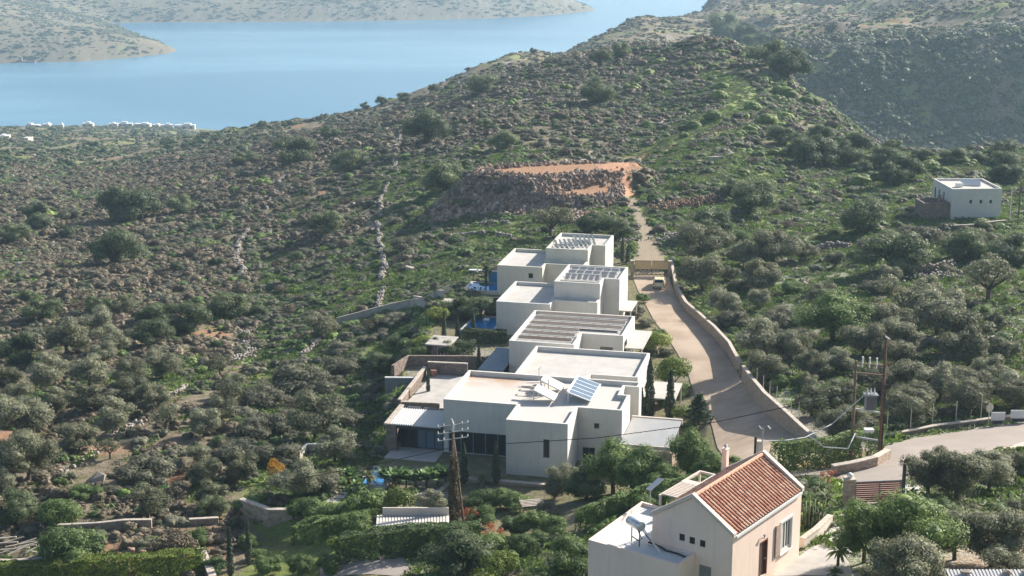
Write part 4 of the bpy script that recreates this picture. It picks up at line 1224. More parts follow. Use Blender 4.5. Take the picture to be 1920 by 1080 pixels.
# A: zigzag panels; local roof level
r = frameE('slatted_canopy', -10.4+7.0, 65.9+6.2, -51.2)
tag(r, 'dark slatted shading panels laid in a zigzag on the farthest villa roof', 'canopy')
mb = MB(); 
for i in range(5):
    x = 0.4 + i*0.62
    mb.hexa([(x,0.2+i*.3,0.25),(x+.32,0.2+i*.3,0.25),(x-.9,4.0+i*.3,.50),(x-1.2,4.0+i*.3,.50),(x,0.2+i*.3,0.32),(x+.32,0.2+i*.3,0.32),(x-.9,4.0+i*.3,.57),(x-1.2,4.0+i*.3,.57)])
for i in range(5):
    x = 2.9 + i*0.62
    mb.hexa([(x,2.2+i*.2,0.3),(x+.32,2.2+i*.2,0.3),(x-1.1,7.6+i*.2,.6),(x-1.4,7.6+i*.2,.6),(x,2.2+i*.2,0.37),(x+.32,2.2+i*.2,0.37),(x-1.1,7.6+i*.2,.67),(x-1.4,7.6+i*.2,.67)])
mb.build('panel', M['panel'], r)
mb = MB()
for i in range(4): mb.bar((0.2, 0.6+i*1.5, 0.28), (5.4, 1.6+i*1.6, 0.28), 0.07, 0.07)
for x, y, h in ((0,0.6,.4),(5.2,1.6,.4),(-.4,4.3,.45),(4.2,8.2,.55),(1.5,7.6,.55),(2.4,1.0,.4)): mb.bar((x,y,-0.02),(x,y,h),0.07,0.07)
mb.build('frame', M['white'], r)
# B: tilted collector frames
r = frameE('roof_pergola', -5.5+7.4, 45.3+4.9, -50.62)
tag(r, 'open metal frames with tilted dark slats on the second villa roof', 'pergola')
mb = MB(); mk = MB()
for k in range(3):
    y = 2.6 + k*2.0
    x1 = 7.0 if k else 5.2
    mb.bar((0.3,y,0.75),(x1,y,0.75),0.08,0.08); mb.bar((0.3,y-1.2,0.2),(x1,y-1.2,0.2),0.08,0.08)
    for i in range(7):
        x = 0.35 + i*(x1-0.4)/6
        mb.bar((x,y-1.2,0.2),(x,y,0.75),0.06,0.06); mb.bar((x,y,0),(x,y,0.75),0.05,0.05)
        if i < 6: mk.hexa([(x+.1,y-1.15,.24),(x+(x1-.4)/6-.18,y-1.15,.24),(x+(x1-.4)/6-.18,y-.1,.70),(x+.1,y-.1,.70),(x+.1,y-1.15,.27),(x+(x1-.4)/6-.18,y-1.15,.27),(x+(x1-.4)/6-.18,y-.1,.73),(x+.1,y-.1,.73)])
mb.build('frame', M['white'], r); mk.build('slat', M['greymetal'], r)
# C: long canopies
r = frameE('roof_canopy', 0.58+0.5, 26.8+0.6, -52.42)
tag(r, 'rows of long dark canopies standing on posts on the middle villa roof', 'canopy')
for k in range(6):
    y = 1.2 + k*2.25
    x1 = 11.6 if k >= 3 else 6.6
    mb = MB(); mb.hexa([(0.3,y-0.55,0.30),(x1,y-0.55,0.30),(x1,y+0.6,0.42),(0.3,y+0.6,0.42),(0.3,y-0.55,0.36),(x1,y-0.55,0.36),(x1,y+0.6,0.48),(0.3,y+0.6,0.48)])
    s_ = mb.build('canopy_row', M['bronze'] if k else M['darkwood'], r)
    mb = MB()
    for i in range(7):
        x = 0.3 + (x1-0.3)*i/6; mb.bar((x, y+0.5, 0), (x, y+0.5, 0.40), 0.06, 0.06); mb.bar((x, y-0.62, 0), (x, y-0.62, 0.28), 0.06, 0.06)
    mb.bar((0.1, y-0.62, 0.33), (x1+0.2, y-0.62, 0.33), 0.09, 0.12)
    mb.build('post', M['white'], s_)
# E: solar collectors
r = frameE('solar_collector', 11.6, 3.0, -51.15)
tag(r, 'blue glass solar collectors on the nearest villa roof', 'solar collector')
mb = MB(); mb.hexa([(0.7,0.2,0.15),(3.1,0.2,0.15),(3.1,6.0,0.15),(0.7,6.0,0.15),(0.7,0.2,1.5),(3.1,0.2,0.3),(3.1,6.0,0.3),(0.7,6.0,1.5)])
mb = MB()
for k in range(5):
    y0, y1 = 0.3+k*1.12, 0.3+k*1.12+1.0
    mb.hexa([(0.8,y0,1.02),(3.0,y0,0.27),(3.0,y1,0.27),(0.8,y1,1.02),(0.8,y0,1.10),(3.0,y0,0.35),(3.0,y1,0.35),(0.8,y1,1.10)])
mb.build('collector', M['solar'], r)
mb = MB()
for k in range(6): 
    y = 0.24+k*1.12
    mb.bar((0.7,y,1.07),(3.1,y,0.29),0.12,0.10)
mb.bar((0.72,0.1,1.12),(0.72,6.0,1.12),0.22,0.2); mb.bar((3.1,0.1,0.3),(3.1,6.0,0.3),0.14,0.14)
for y in (0.3, 2, 4, 5.9): mb.bar((0.75,y,0),(0.75,y,1.05),0.08,0.08)
mb.build('frame', M['white'], r)
r = frameE('water_tank_rack', 8.6, 2.0, -51.15)
tag(r, 'white tilted hot-water tanks on frames left of the blue collectors', 'water tank')
for k in range(2):
    mb = MB(); y = 0.6 + k*3.4
    mb.hexa([(0.3,y,1.15),(2.5,y-0.5,0.35),(2.5,y+1.6,0.35),(0.3,y+2.0,1.15),(0.3,y,1.3),(2.5,y-0.5,0.5),(2.5,y+1.6,0.5),(0.3,y+2.0,1.3)])
    mb.build('tank_cover', M['white'], r)
mb = MB()
for x, y, h in ((0.3,0.6,1.2),(0.3,2.6,1.2),(0.3,4.0,1.2),(0.3,6.0,1.2),(2.4,0.3,.4),(2.4,5.6,.4)): mb.bar((x,y,0),(x,y,h),0.09,0.09)
for y in (1.2, 3.0, 4.6, 5.8): mb.bar((-1.6,y,0.35),(0.3,y,0.5),0.5,0.08)
mb.bar((1.3,3.2,0),(1.3,3.2,1.7),0.12,0.12)
mb.build('frame', M['creamtrim'], r)
r = frameE('roof_vent', 8.0, 9.3, -51.15); tag(r, 'thin white vent pipe at the back edge of the nearest villa roof', 'vent pipe')
mb = MB(); mb.tube([(0,0,0),(0,0,1.5),(0.25,0,1.6)], 0.06, 6); mb.build('pipe', M['white'], r)

# ---------------------------------------------------------------- pool house of the nearest villa
r = frameE('pool_house', -5.9, -1.0, -56.4)
tag(r, 'stone-sided pool house with white ribbed roof and glass doors left of the nearest villa', 'pool house')
mb = MB()
mb.hexa([(0.35,0,2.85),(5.85,0,2.85),(5.85,4.6,3.05),(0.35,4.6,3.05),(0.35,0,2.95),(5.85,0,2.95),(5.85,4.6,3.15),(0.35,4.6,3.15)])
for i in range(22):
    x = 0.45 + i*0.25; mb.hexa([(x,0,2.95),(x+.07,0,2.95),(x+.07,4.6,3.15),(x,4.6,3.15),(x,0,3.02),(x+.07,0,3.02),(x+.07,4.6,3.22),(x,4.6,3.22)])
mb.build('roof', M['sheet'], r)
mb = MB(); mb.hexa([(-0.15,-0.15,2.85),(.33,-0.15,2.85),(.33,5.4,3.1),(-0.15,5.4,3.1),(-0.15,-0.15,3.02),(.33,-0.15,3.02),(.33,5.4,3.27),(-0.15,5.4,3.27)]); mb.build('roof_edge', M['coping'], r)
mb = MB(); mb.box(0,.45,0,5.3,-2,2.84); mb.box(0.45,1.1,0.0,.4,-2,2.84); mb.box(.45,5.88,5.0,5.3,-2,2.8); mb.build('wall', M['darkstone'], r)
mb = MB(); mb.box(1.1,5.85,-0.05,0.12,2.55,2.84); mb.build('beam', M['steel'], r)
for i in range(5):
    x = 1.25 + i*0.9
    mb = MB(); mb.box(x,x+.06,1.2,1.28,0.1,2.55); mb.box(x+.84,x+.9,1.2,1.28,0.1,2.55); mb.box(x+.06,x+.84,1.2,1.28,2.47,2.55); mb.box(x+.06,x+.84,1.2,1.28,0.1,0.2)
    f = mb.build('door', M['steel'], r)
    mb = MB(); mb.box(x+.06,x+.84,1.23,1.25,0.2,2.47); mb.build('pane', M['glass'] if i < 2 else M['solar'], f)
mb = MB(); mb.box(0.45,5.88,-2.2,5.0,-0.2,0.06); mb.build('floor', M['paving'], r)
mb = MB()
for k in range(3): mb.box(0.9+k*1.75,2.3+k*1.75,4.66,5.2,3.16,3.24)
mb.build('skylight', M['steel'], r)
# strip of low roof details

# metal carport right of the nearest villa
r = frameE('carport', 18.5, -1.2, -56.6)
tag(r, 'open carport with white corrugated roof at the right side of the nearest villa', 'carport')
mb = MB()
mb.box(0.0,5.1,0,8.3,2.9,2.98)
for i in range(28): mb.box(0,5.1,0.1+i*.3,0.1+i*.3+.13,2.98,3.05)
mb.build('roof', M['sheet'], r)
mb = MB(); mb.box(-.1,5.2,8.3,8.55,2.6,3.15); mb.box(0,5.2,-.12,0,2.7,3.06); mb.build('fascia', M['creamtrim'], r)
mb = MB(); mb.box(3.0,5.3,-.5,-.2,-2.6,2.6); mb.box(5.0,5.3,-.2,4,-2.6,2.5); mb.build('wall', M['stone'], r)
for x, y in ((0.15,0.15),(4.6,0.15),(0.15,8.0),(4.8,8.0),(4.8,4.2)):
    mb = MB(); mb.box(x-.07,x+.07,y-.07,y+.07,-2,2.9); mb.build('post', M['white'], r)
# white canopies by the drive beside the other villas
def canopy(s_, t_, w, d, h, label):
    r = frameE('side_canopy', s_, t_, -56.8); tag(r, label, 'canopy', 'small canopies at the drive side of the villas')
    mb = MB(); mb.box(0,w,0,d,h,h+.14); mb.build('roof', M['deck'], r)
    for x in (w-.15,):
        for y in (.15, d-.15):
            mb = MB(); mb.box(x-.08,x+.08,y-.08,y+.08,-1,h-.001); mb.build('post', M['creamtrim'], r)
canopy(0.58+12.9, 26.8+6.0, 2.2, 8.0, 2.9, 'white slab canopy over the side entrance of the middle villa')
canopy(4.47+13.35, 13.4+2.6, 4.0, 6.0, 2.4, 'grey-white flat carport slab beside the villa with the empty roof')
canopy(-5.5+15.15, 45.3+7.0, 1.6, 5.4, 2.2, 'narrow white canopy beside the second villa')

# ---------------------------------------------------------------- stone walls, terraces and pools left of the villas
def wallpoly(name, pts, z0, z1, th, label, mat='stone', cap='coping', capth=0.12, cat='wall', group=None, frame='E'):
    """upright wall along a line of (s,t) points; z0 may be below ground"""
    base = pts[0]; x0, y0 = W2(*base)
    r = empty(name, (x0, y0, z0), -AZ); tag(r, label, cat, group)
    z1s = z1 if isinstance(z1, (list, tuple)) else [z1]*len(pts)
    def side(off):
        out = []
        for i, p in enumerate(pts):
            a = np.array(pts[max(i-1,0)]); b = np.array(pts[min(i+1,len(pts)-1)])
            d = (b-a)/np.linalg.norm(b-a); out.append((p[0]-base[0]-d[1]*off, p[1]-base[1]+d[0]*off))
        return out
    def slab(mb, o1, lo, hi):
        A, B = side(-o1), side(o1); n = len(pts)
        for i in range(n-1):
            q = [(A[i],i),(A[i+1],i+1),(B[i+1],i+1),(B[i],i)]
            mb.hexa([(p[0],p[1],lo[k]) for p, k in q] + [(p[0],p[1],hi[k]) for p, k in q])
    mb = MB(); slab(mb, th/2, [0-1.0]*len(pts), [z-z0 for z in z1s]); mb.build('wall_body', M[mat], r)
    if cap:
        mb = MB(); slab(mb, th/2+0.05, [z-z0 for z in z1s], [z-z0+capth for z in z1s]); mb.build('coping', M[cap], r)
    return r
GW = 'stone walls of the villa terraces'
wallpoly('terrace_wall', [(2.6,-7.35),(13.9,-7.2)], -57.6, -56.2, .4, 'stone retaining wall along the front of the nearest villa', group=GW)
wallpoly('terrace_wall', [(-9.3,-18.6),(-4.2,-16.2),(2.4,-9.8),(2.6,-7.6)], -58.5, -56.7, .4, 'brown stone wall along the front of the pool garden', mat='darkstone', group=GW)
wallpoly('terrace_wall', [(-15.2,-17.2),(-11.6,-19.0),(-9.5,-18.6)], -59.6, -56.3, .45, 'tall brown stone wall at the left corner of the pool garden', mat='stone', group=GW)
wallpoly('terrace_wall', [(-8.3,12.2),(-4.0,12.6)], -57.6, -55.6, .35, 'dark stone front wall of the small terrace behind the pool house', mat='darkstone', group=GW)
wallpoly('terrace_wall', [(-8.6,12.4),(-9.3,25.0)], -58.6, -55.5, .3, 'long narrow side wall of the small terrace behind the pool house', mat='darkstone', group=GW)
wallpoly('terrace_wall', [(-9.0,25.2),(-4.2,25.6)], -57.8, -54.9, .3, 'dark stone back wall of the small terrace', mat='darkstone', group=GW)
wallpoly('terrace_wall', [(-13.0,24.0),(-12.4,28.4),(-5.0,30.0),(-1.8,30.2)], -60.0, -55.2, .4, 'long dark stone wall below the hedge of the middle pool', mat='darkstone', group=GW, cap=None)
wallpoly('terrace_wall', [(-13.2,21.5),(-9.6,22.2)], -60.0, -56.0, .25, 'grey rendered wall with white top left of the small terrace', mat='greymetal', cap='white', group=GW)
r = frameE('terrace_floor', -8.3, 12.8, -56.4); tag(r, 'pale paved terrace floor between the dark stone walls', 'terrace')
mb = MB(); mb.box(0,4.4,0,12.2,-1.5,0.15); mb.build('slab', M['paving'], r)
r = frameE('plant_pot', -8.0, 24.2, -56.25); tag(r, 'reddish clay pot in the back corner of the small terrace', 'pot')
mb = MB(); mb.tube([(0,0,0),(0,0,.5),(0,0,.8)], [.3,.42,.38], 10); mb.build('pot_body', M['rust'], r)
def pool(s_, t_, w, d, z, label, angle=0):
    r = frameE('swimming_pool', s_, t_, z); tag(r, label, 'swimming pool', 'swimming pools of the villas')
    mb = MB()
    mb.box(-.4,w+.4,-.4,0,-3,.08); mb.box(-.4,w+.4,d,d+.4,-3,.08); mb.box(-.4,0,0,d,-3,.08); mb.box(w,w+.4,0,d,-3,.08)
    mb.build('pool_edge', M['paving'], r)
    mb = MB(); mb.box(0,w,0,d,-1.5,-0.03); mb.build('pool_water', M['pool'], r)
    return r
pool(-5.6, -10.2, 2.2, 4.6, -56.6, 'small blue pool in front of the pool house among the banana plants')
pool(-9.9, 45.3, 4.2, 6.6, -56.4, 'deep blue pool beside the second villa behind the cypresses')
pool(-15.2, 66.2, 4.6, 4.4, -56.5, 'bright blue pool beside the farthest villa')
r = frameE('pool_screen', -13.0, 71.3, -56.4); tag(r, 'dark blue screen wall at the back of the farthest pool', 'screen')
mb = MB(); mb.box(0,2.6,0,.2,-1,1.5); mb.build('screen_panel', M['pooltile'], r); mb = MB(); mb.box(-3,2.7,-.1,.5,1.5,1.62); mb.build('coping', M['white'], r)
def poolhut(s_, t_, w, d, z, h, label):
    r = frameE('pool_hut', s_, t_, z); tag(r, label, 'hut', 'dark pool huts with flat roofs')
    holes = [(w*0.45+k*w*.17, w*0.45+k*w*.17+.42, 0.9, 2.3) for k in range(3)]
    mb = MB(); wall_quad(mb, (0,0), (w,0), -2.5, h, holes); wall_quad(mb, (w,0), (w,d), -2.5, h); wall_quad(mb, (w,d), (0,d), -2.5, h); wall_quad(mb, (0,d), (0,0), -2.5, h)
    mb.build('wall', M['darkstone'], r)
    for hh in holes: window(r, (0,0), (w,0), hh, fm='white', pm='solar')
    mb = MB(); mb.box(-.25,w+.25,-.25,d+.25,h,h+.16); mb.build('roof', M['concrete'], r)
poolhut(-14.6, 52.4, 5.4, 1.2, -57.2, 2.4, 'dark-walled hut with three small lit windows by the boundary wall')
poolhut(-11.3, 33.0, 2.7, 3.6, -57.6, 2.5, 'flat-roofed hut in the shade below the middle pool')
wallpoly('terrace_wall', [(-9.0,55.6),(-5.6,56.0)], -57.5, -54.6, .3, 'dark wall between the second pool and the farthest pool', mat='steel', cap=None, group=GW)
# sloping slate roof left of the third villa
r = frameE('lean_to', -2.6, 24.2, -56.6); tag(r, 'blue-grey lean-to roof against the left wall of the middle villa', 'lean-to')
mb = MB(); mb.hexa([(0,0,1.5),(3.1,0,1.5),(3.1,7.6,1.9),(0.4,7.6,1.9),(0,0,1.62),(3.1,0,1.62),(3.1,7.6,2.02),(.4,7.6,2.02)]); mb.build('roof', mat_plain('slate_blue', (0.19,0.235,0.27), 0.7), r)
mb = MB(); mb.box(0,3.1,0.05,.3,-2,1.49); mb.box(0,.3,.3,7.4,-2,1.49); mb.box(.3,3.1,7.6,7.9,-1,2.1); mb.build('wall', M['plaster'], r)

# garden ground pieces
r = frameE('garden_path', -6.7, -11.5, -56.87); tag(r, 'white paved steps left of the small garden pool', 'path')
mb = MB()
for k in range(5): mb.box(-0.2-k*.25, .9-k*.25, -k*1.0, .92-k*1.0, -.3, .12-k*.05)
mb.build('slab', M['paving'], r)
o = np_mesh('lawn', *(lambda g: (np.stack([g[0].ravel(), g[1].ravel(), (zmesh(g[0], g[1])+0.07).ravel()], 1), np.stack([np.arange(g[0].size).reshape(g[0].shape)[:-1,:-1].ravel(), np.arange(g[0].size).reshape(g[0].shape)[:-1,1:].ravel(), np.arange(g[0].size).reshape(g[0].shape)[1:,1:].ravel(), np.arange(g[0].size).reshape(g[0].shape)[1:,:-1].ravel()], 1)))((lambda S_, T_: (E0[0]+EB[0]*S_+EA[0]*T_, E0[1]+EB[1]*S_+EA[1]*T_))(*np.meshgrid(np.linspace(-14,-7.6,9), np.linspace(-16,-4,15)))), M['lawn'], smooth=True)
tag(o, kind='structure')
# boundary walls running left from the pools
def gwall(name, pix, h, th, label, mat, cap='coping', group=None, cat='wall', d0=70, sink=1.5):
    """wall standing on the terrain along photo pixels; h height or list"""
    P = [G(x, y, d0) for x, y in pix]
    hs = h if isinstance(h, (list, tuple)) else [h]*len(P)
    # densify
    Q, Hh = [], []
    for i in range(len(P)-1):
        n = max(1, int(np.linalg.norm((P[i+1]-P[i])[:2]) / 2.0))
        for k in range(n): f = k/n; Q.append(P[i]*(1-f)+P[i+1]*f); Hh.append(hs[i]*(1-f)+hs[i+1]*f)
    Q.append(P[-1]); Hh.append(hs[-1])
    o0 = Q[0]; r = empty(name, (o0[0], o0[1], hz(o0[0], o0[1]))); tag(r, label, cat, group)
    xy = [(q[0]-o0[0], q[1]-o0[1]) for q in Q]
    zt = np.array([hz(q[0], q[1]) for q in Q]) + np.array(Hh)
    k = np.ones(3)/3
    if len(zt) > 4: zt[1:-1] = (zt[:-2]+zt[1:-1]+zt[2:])/3
    zt = zt - r.location.z
    def side(off):
        out = []
        for i in range(len(xy)):
            a, b = np.array(xy[max(i-1,0)]), np.array(xy[min(i+1,len(xy)-1)]); d = (b-a)/np.linalg.norm(b-a)
            out.append((xy[i][0]-d[1]*off, xy[i][1]+d[0]*off))
        return out
    def slab(mb, o1, lo, hi):
        A, B = side(-o1), side(o1); n = len(xy)
        vs = []
        for i in range(n): vs += [(*A[i],lo[i]),(*B[i],lo[i]),(*B[i],hi[i]),(*A[i],hi[i])]
        fs = []
        for i in range(n-1):
            for k in range(4): fs.append((i*4+k, i*4+(k+1)%4, (i+1)*4+(k+1)%4, (i+1)*4+k))
        fs += [(0,1,2,3), ((n-1)*4+3,(n-1)*4+2,(n-1)*4+1,(n-1)*4)]
        mb.add(vs, fs)
    mb = MB(); slab(mb, th/2, zt-np.array(Hh)-sink, zt); mb.build('wall_body', M[mat], r)
    if cap: mb = MB(); slab(mb, th/2+.03, zt, zt+.09); mb.build('coping', M[cap], r)
    return r
gwall('boundary_wall', [(632,612),(700,594),(770,576),(832,562)], 1.3, .3, 'long straight boundary wall climbing from the left slope to the dark pool hut', 'concrete')
gwall('boundary_wall', [(776,572),(815,562),(842,553)], 1.4, .3, 'short upper boundary wall just behind the long one by the pool hut', 'concrete')
gwall('drive_retaining_wall', [(1258,495),(1262,520),(1268,550),(1286,582),(1312,606),(1340,634),(1366,664),(1389,706)], [1.0,1.0,1.1,1.2,1.3,1.5,1.6,1.6], .36, 'upper stone retaining wall along the right side of the gravel drive, from the gate down', 'stone')
gwall('drive_retaining_wall', [(1393,716),(1408,740),(1432,770),(1476,805),(1530,842)], [1.9,2.0,2.0,1.7,1.0], .36, 'lower stone retaining wall right of the drive with wire fence posts on top', 'stone')
gwall('roadside_wall', [(1648,828),(1690,820),(1760,808),(1840,797),(1930,786)], .55, .4, 'low curved stone wall on the far side of the upper road', 'darkstone')
gwall('roadside_wall', [(1560,893),(1600,886),(1640,876),(1664,862)], .9, .5, 'stone wall with wide pale top below the hedge at the foot of the H-pole', 'stone')
gwall('garden_wall', [(110,1003),(180,1000),(285,993)], 1.0, .35, 'long low pink-brown wall with pale top at the bottom left', 'stone')
gwall('garden_wall', [(355,985),(410,982)], .6, .35, 'short low wall left of the tall brown stone wall', 'stone')
gwall('garden_wall', [(560,862),(576,848),(622,846)], .9, .3, 'small white-topped wall left of the pool garden conifer', 'concrete', cap='white')
gwall('garden_wall', [(378,1046),(392,1080),(400,1100)], .9, .6, 'stepped stone wall end beside the cypresses at the bottom', 'stone')
gwall('planter_wall', [(1503,1030),(1530,1010),(1556,985)], .7, .35, 'white-patched planter wall at the cactus bed by the bungalow', 'creamtrim')
gwall('garden_wall', [(-20,1068),(60,1066),(90,1062)], .9, .35, 'low rendered wall under the timber pile in the bottom left corner', 'concrete')
# ================================================================ RED-ROOFED BUNGALOW
A36 = R(36)
BO = UZ(1374.6, 1005.8, -36.9)                   # near right eave corner
RV = np.array([math.sin(A36), math.cos(A36)])    # along the ridge, away
LV = np.array([-math.cos(A36), math.sin(A36)])   # across the gable, to the left
def on_plane(px, py, P0, d):
    """(u, z) where the view ray meets the upright plane through P0 with horizontal direction d"""
    v = U(px, py, 1.0); n = np.array([d[1], -d[0]])
    k = float(n @ P0[:2]) / float(n @ v[:2]); q = v * k
    return float((q[:2]-P0[:2]) @ d), float(q[2])
# local frame of the bungalow: x along LV reversed (to the right-front), y along the ridge
bung = empty('bungalow', (BO[0], BO[1], -40.9), -A36)
tag(bung, 'rose-coloured gabled bungalow with red tiled roof at the bottom right', 'house')
# local x = (cos36, -sin36) = -LV ; local y = RV ; gable spans x in [-5.5, 0]
BW, BL, EH, RH = 5.5, 9.1, 4.0, 5.75
def gabpoly(y): return None
def uz_g(px, py):      # gable plane (y=0): x, z local
    u_, z = on_plane(px, py, BO, -LV); return u_, z + 40.9
def uz_r(px, py):      # right long wall (x=0): y, z local
    u_, z = on_plane(px, py, BO, RV); return u_, z + 40.9
def rect(f, x0, y0, x1, y1):
    a, b = f(x0, y0), f(x1, y1)
    return (min(a[0], b[0]), max(a[0], b[0]), min(a[1], b[1]), max(a[1], b[1]))
gh = []
for (x0, y0, x1, y1) in ((1273,1001,1284.5,1014), (1292,1007.5,1303.5,1019.5), (1311.5,1012.5,1323,1026)):
    a = uz_g((x0+x1)/2, (y0+y1)/2); gh.append((a[0]-0.19+BW, a[0]+0.19+BW, a[1]-0.22, a[1]+0.22))
c = uz_g(1322, 1061); gh.append((c[0]-0.42+BW, c[0]+0.42+BW, 0.0, c[1]))
dd = uz_r(1432, 1024); w1 = uz_r(1463.5, 1000); w2 = uz_r(1483, 985)
hd = (dd[0]-0.5, dd[0]+0.5, 0.0, 2.35)
hw = (w1[0], max(w2[0], w1[0]+1.3), 0.75, 2.65)
mb = MB()
wall_quad(mb, (-BW,0), (0,0), -3, EH, gh)
wall_quad(mb, (0,0), (0,BL), -3, EH, [hd, hw])
wall_quad(mb, (0,BL), (-BW,BL), -3, EH); wall_quad(mb, (-BW,BL), (-BW,0), -3, EH)
for y in (0, BL): mb.add([(-BW,y,EH),(0,y,EH),(-BW/2,y,RH)], [(0,1,2)])
mb.build('wall', M['cream'], bung)
for h in gh[:3]: window(bung, (-BW,0), (0,0), h, depth=.15, frame=.04, fm='dark')
f = MB(); f.box(gh[3][0]-BW+.0, gh[3][1]-BW, .1, .16, 0, gh[3][3]); f.build('door', M['greymetal'], bung)
window(bung, (0,0), (0,BL), hw, depth=.12, frame=.09, mull=3, fm='white')
mb = MB(); y0, y1, z0, z1 = hw
mb.box(0,.09,y0-.14,y0,z0-.14,z1+.14); mb.box(0,.09,y1,y1+.14,z0-.14,z1+.14); mb.box(0,.09,y0,y1,z1,z1+.14); mb.box(0,.14,y0-.14,y1+.14,z0-.2,z0-.141)
mb.build('window_surround', M['white'], bung)
mb = MB(); mb.hexa([(.02,y0-.75,z0-.1),(.09,y0-.75,z0-.1),(.09,y0-.16,z0-.1),(.02,y0-.16,z0-.1),(.02,y0-.75,z1+.1),(.09,y0-.75,z1+.1),(.09,y0-.16,z1+.1),(.02,y0-.16,z1+.1)]); mb.build('shutter', mat_plain('faded_shutter', (0.42,0.31,0.25), 0.6), bung)
y0, y1, z0, z1 = hd
mb = MB(); mb.box(-.16,-.1,y0+.06,y1-.06,0,z1-.08); d_ = mb.build('door', M['darkwood'], bung)
mb = MB(); mb.tube([(-.08,y1-.18,1.05),(-.02,y1-.18,1.05),(-.02,y1-.3,1.05)], .02, 6); mb.build('handle', M['metal'], d_)
mb = MB(); mb.box(-.12,.03,y0,y0+.06,0,z1); mb.box(-.12,.03,y1-.06,y1,0,z1); mb.box(-.12,.03,y0+.06,y1-.06,z1-.08,z1); mb.build('door_frame', M['redwood'], bung)
mb = MB(); mb.tube([(0,(y0+y1)/2-.3,z1+.25),(.16,(y0+y1)/2-.3,z1+.25),(.16,(y0+y1)/2-.3,z1+.5)], [.03,.03,.09], 8); mb.build('wall_lamp', M['greymetal'], bung)
# verges (parapet copings on both gables), gutter
for y in (-.12, BL-.2):
    mb = MB()
    for sx in (0, -BW):
        x0, x1 = (0.12, -BW/2) if sx == 0 else (-BW-.12, -BW/2)
        za, zb2 = EH-.06, RH+.06
        mb.hexa([(x0,y,za),(x1,y,zb2),(x1,y+.32,zb2),(x0,y+.32,za),(x0,y,za+.26),(x1,y,zb2+.26),(x1,y+.32,zb2+.26),(x0,y+.32,za+.26)])
    mb.build('verge', M['creamtrim'], bung)
mb = MB(); mb.box(.0,.16,.21,BL-.21,EH-.18,EH-.02); mb.build('gutter', M['white'], bung)
# tiles: barrel rows down each slope
def tiles():
    mb = MB(); rows = 26
    ys = np.linspace(.24, BL-.24, rows+1)
    for sx in (1, -1):
        xe, xr = (0.10, -BW/2) if sx == 1 else (-BW-.10, -BW/2)
        for i in range(rows):
            a, b = ys[i], ys[i+1]; m_ = (a+b)/2; segs = 9
            for k in range(segs):
                f0, f1 = k/segs, (k+1)/segs + .02
                x0, x1 = xe+(xr-xe)*f0, xe+(xr-xe)*f1
                z0, z1 = EH+.05+(RH-EH)*f0, EH+.05+(RH-EH)*f1 - .035
                pr = [(a+.065,0.0),(a+.10,.045),(m_,.07),(b-.10,.045),(b-.065,0.0)]
                vs = [(x0,y,z0+h) for y, h in pr] + [(x1,y,z1+h) for y, h in pr]
                mb.add(vs, [(j,j+1,j+6,j+5) for j in range(4)])
            mb.add([(xe,b-.08,EH+.01),(xr,b-.08,RH+.01),(xr,b+.08,RH+.01),(xe,b+.08,EH+.01)], [(0,1,2,3)], 1)  # dark strip along the channel, its shade put in as colour
    return mb
tiles().build('roof', [M['tile'], M['gapshade']], bung)
mb = MB()
for k in range(16):
    y = .3 + k*.54; mb.tube([(-BW/2,y,RH+.1),(-BW/2,y+.56,RH+.13)], [.13,.11], 8)
mb.build('ridge_tiles', mat_plain('ridge_tile', (0.62,0.34,0.23), .8), bung)
cx, cy = -5.3, 9.6
ch = MB(); ch.box(-5.60,-5.26,8.8,9.14,EH-2,RH-.15); ch.box(-5.63,-5.23,8.77,9.17,RH-.15,RH-.09); ch_o = ch.build('chimney', M['cream'], bung)
ch = MB(); ch.tube([(-5.43,8.97,RH-.09),(-5.43,8.97,RH+.07)], .08, 8); ch.tube([(-5.43,8.97,RH+.07),(-5.43,8.97,RH+.19)], [.14,.05], 8); ch.build('chimney_pot', M['metal'], ch_o)
# annex with the flat roof on the left: local x negative
an = [(-2.45,-2.1),(-2.45,-0.002),(-5.502,-0.002),(-5.502,0.2),(-BW-.002,4.9),(-9.4,5.1),(-8.75,-2.1)]
def ccw(p): 
    a = sum(p[i][0]*p[(i+1)%len(p)][1]-p[(i+1)%len(p)][0]*p[i][1] for i in range(len(p))); return p if a > 0 else p[::-1]
anx = empty('annex', (BO[0], BO[1], -40.9), -A36)
tag(anx, 'low white flat-roofed annex against the left side of the bungalow', 'annex')
pl = ccw([(-2.45,-2.1),(-2.45,-0.01),(-5.51,-0.01),(-5.51,4.95),(-9.35,5.1),(-8.75,-2.1)])
flatblock(anx, pl, 2.32, -3, {}, .22, .16, 'annexroof', 'cream')
# pergola behind the annex
r = empty('pergola', (BO[0], BO[1], -40.9), -A36); tag(r, 'white slatted pergola between the annex and the red roof', 'pergola')
mb = MB()
for k in range(11): mb.box(-8.0,-5.9,5.35+k*.24,5.35+k*.24+.13,3.02,3.1)
mb.build('slat', M['creamtrim'], r)
mb = MB(); mb.box(-8.15,-5.7,8.05,8.6,2.9,3.05); mb.box(-8.15,-8.0,5.2,8.05,2.9,3.02); mb.box(-5.9,-5.75,5.2,8.05,2.9,3.02)
for x in (-8.15,-7.0,-5.75): mb.box(x,x+.14,8.6,10.4,2.9,3.05)
mb.box(-8.15,-5.6,10.4,10.55,2.9,3.05)
mb.build('beam', M['creamtrim'], r)
for x, y in ((-8.07,5.3),(-8.07,10.4),(-5.85,10.4)):
    mb = MB(); mb.box(x-.07,x+.07,y-.07,y+.07,-2,2.89); mb.build('post', M['creamtrim'], r)
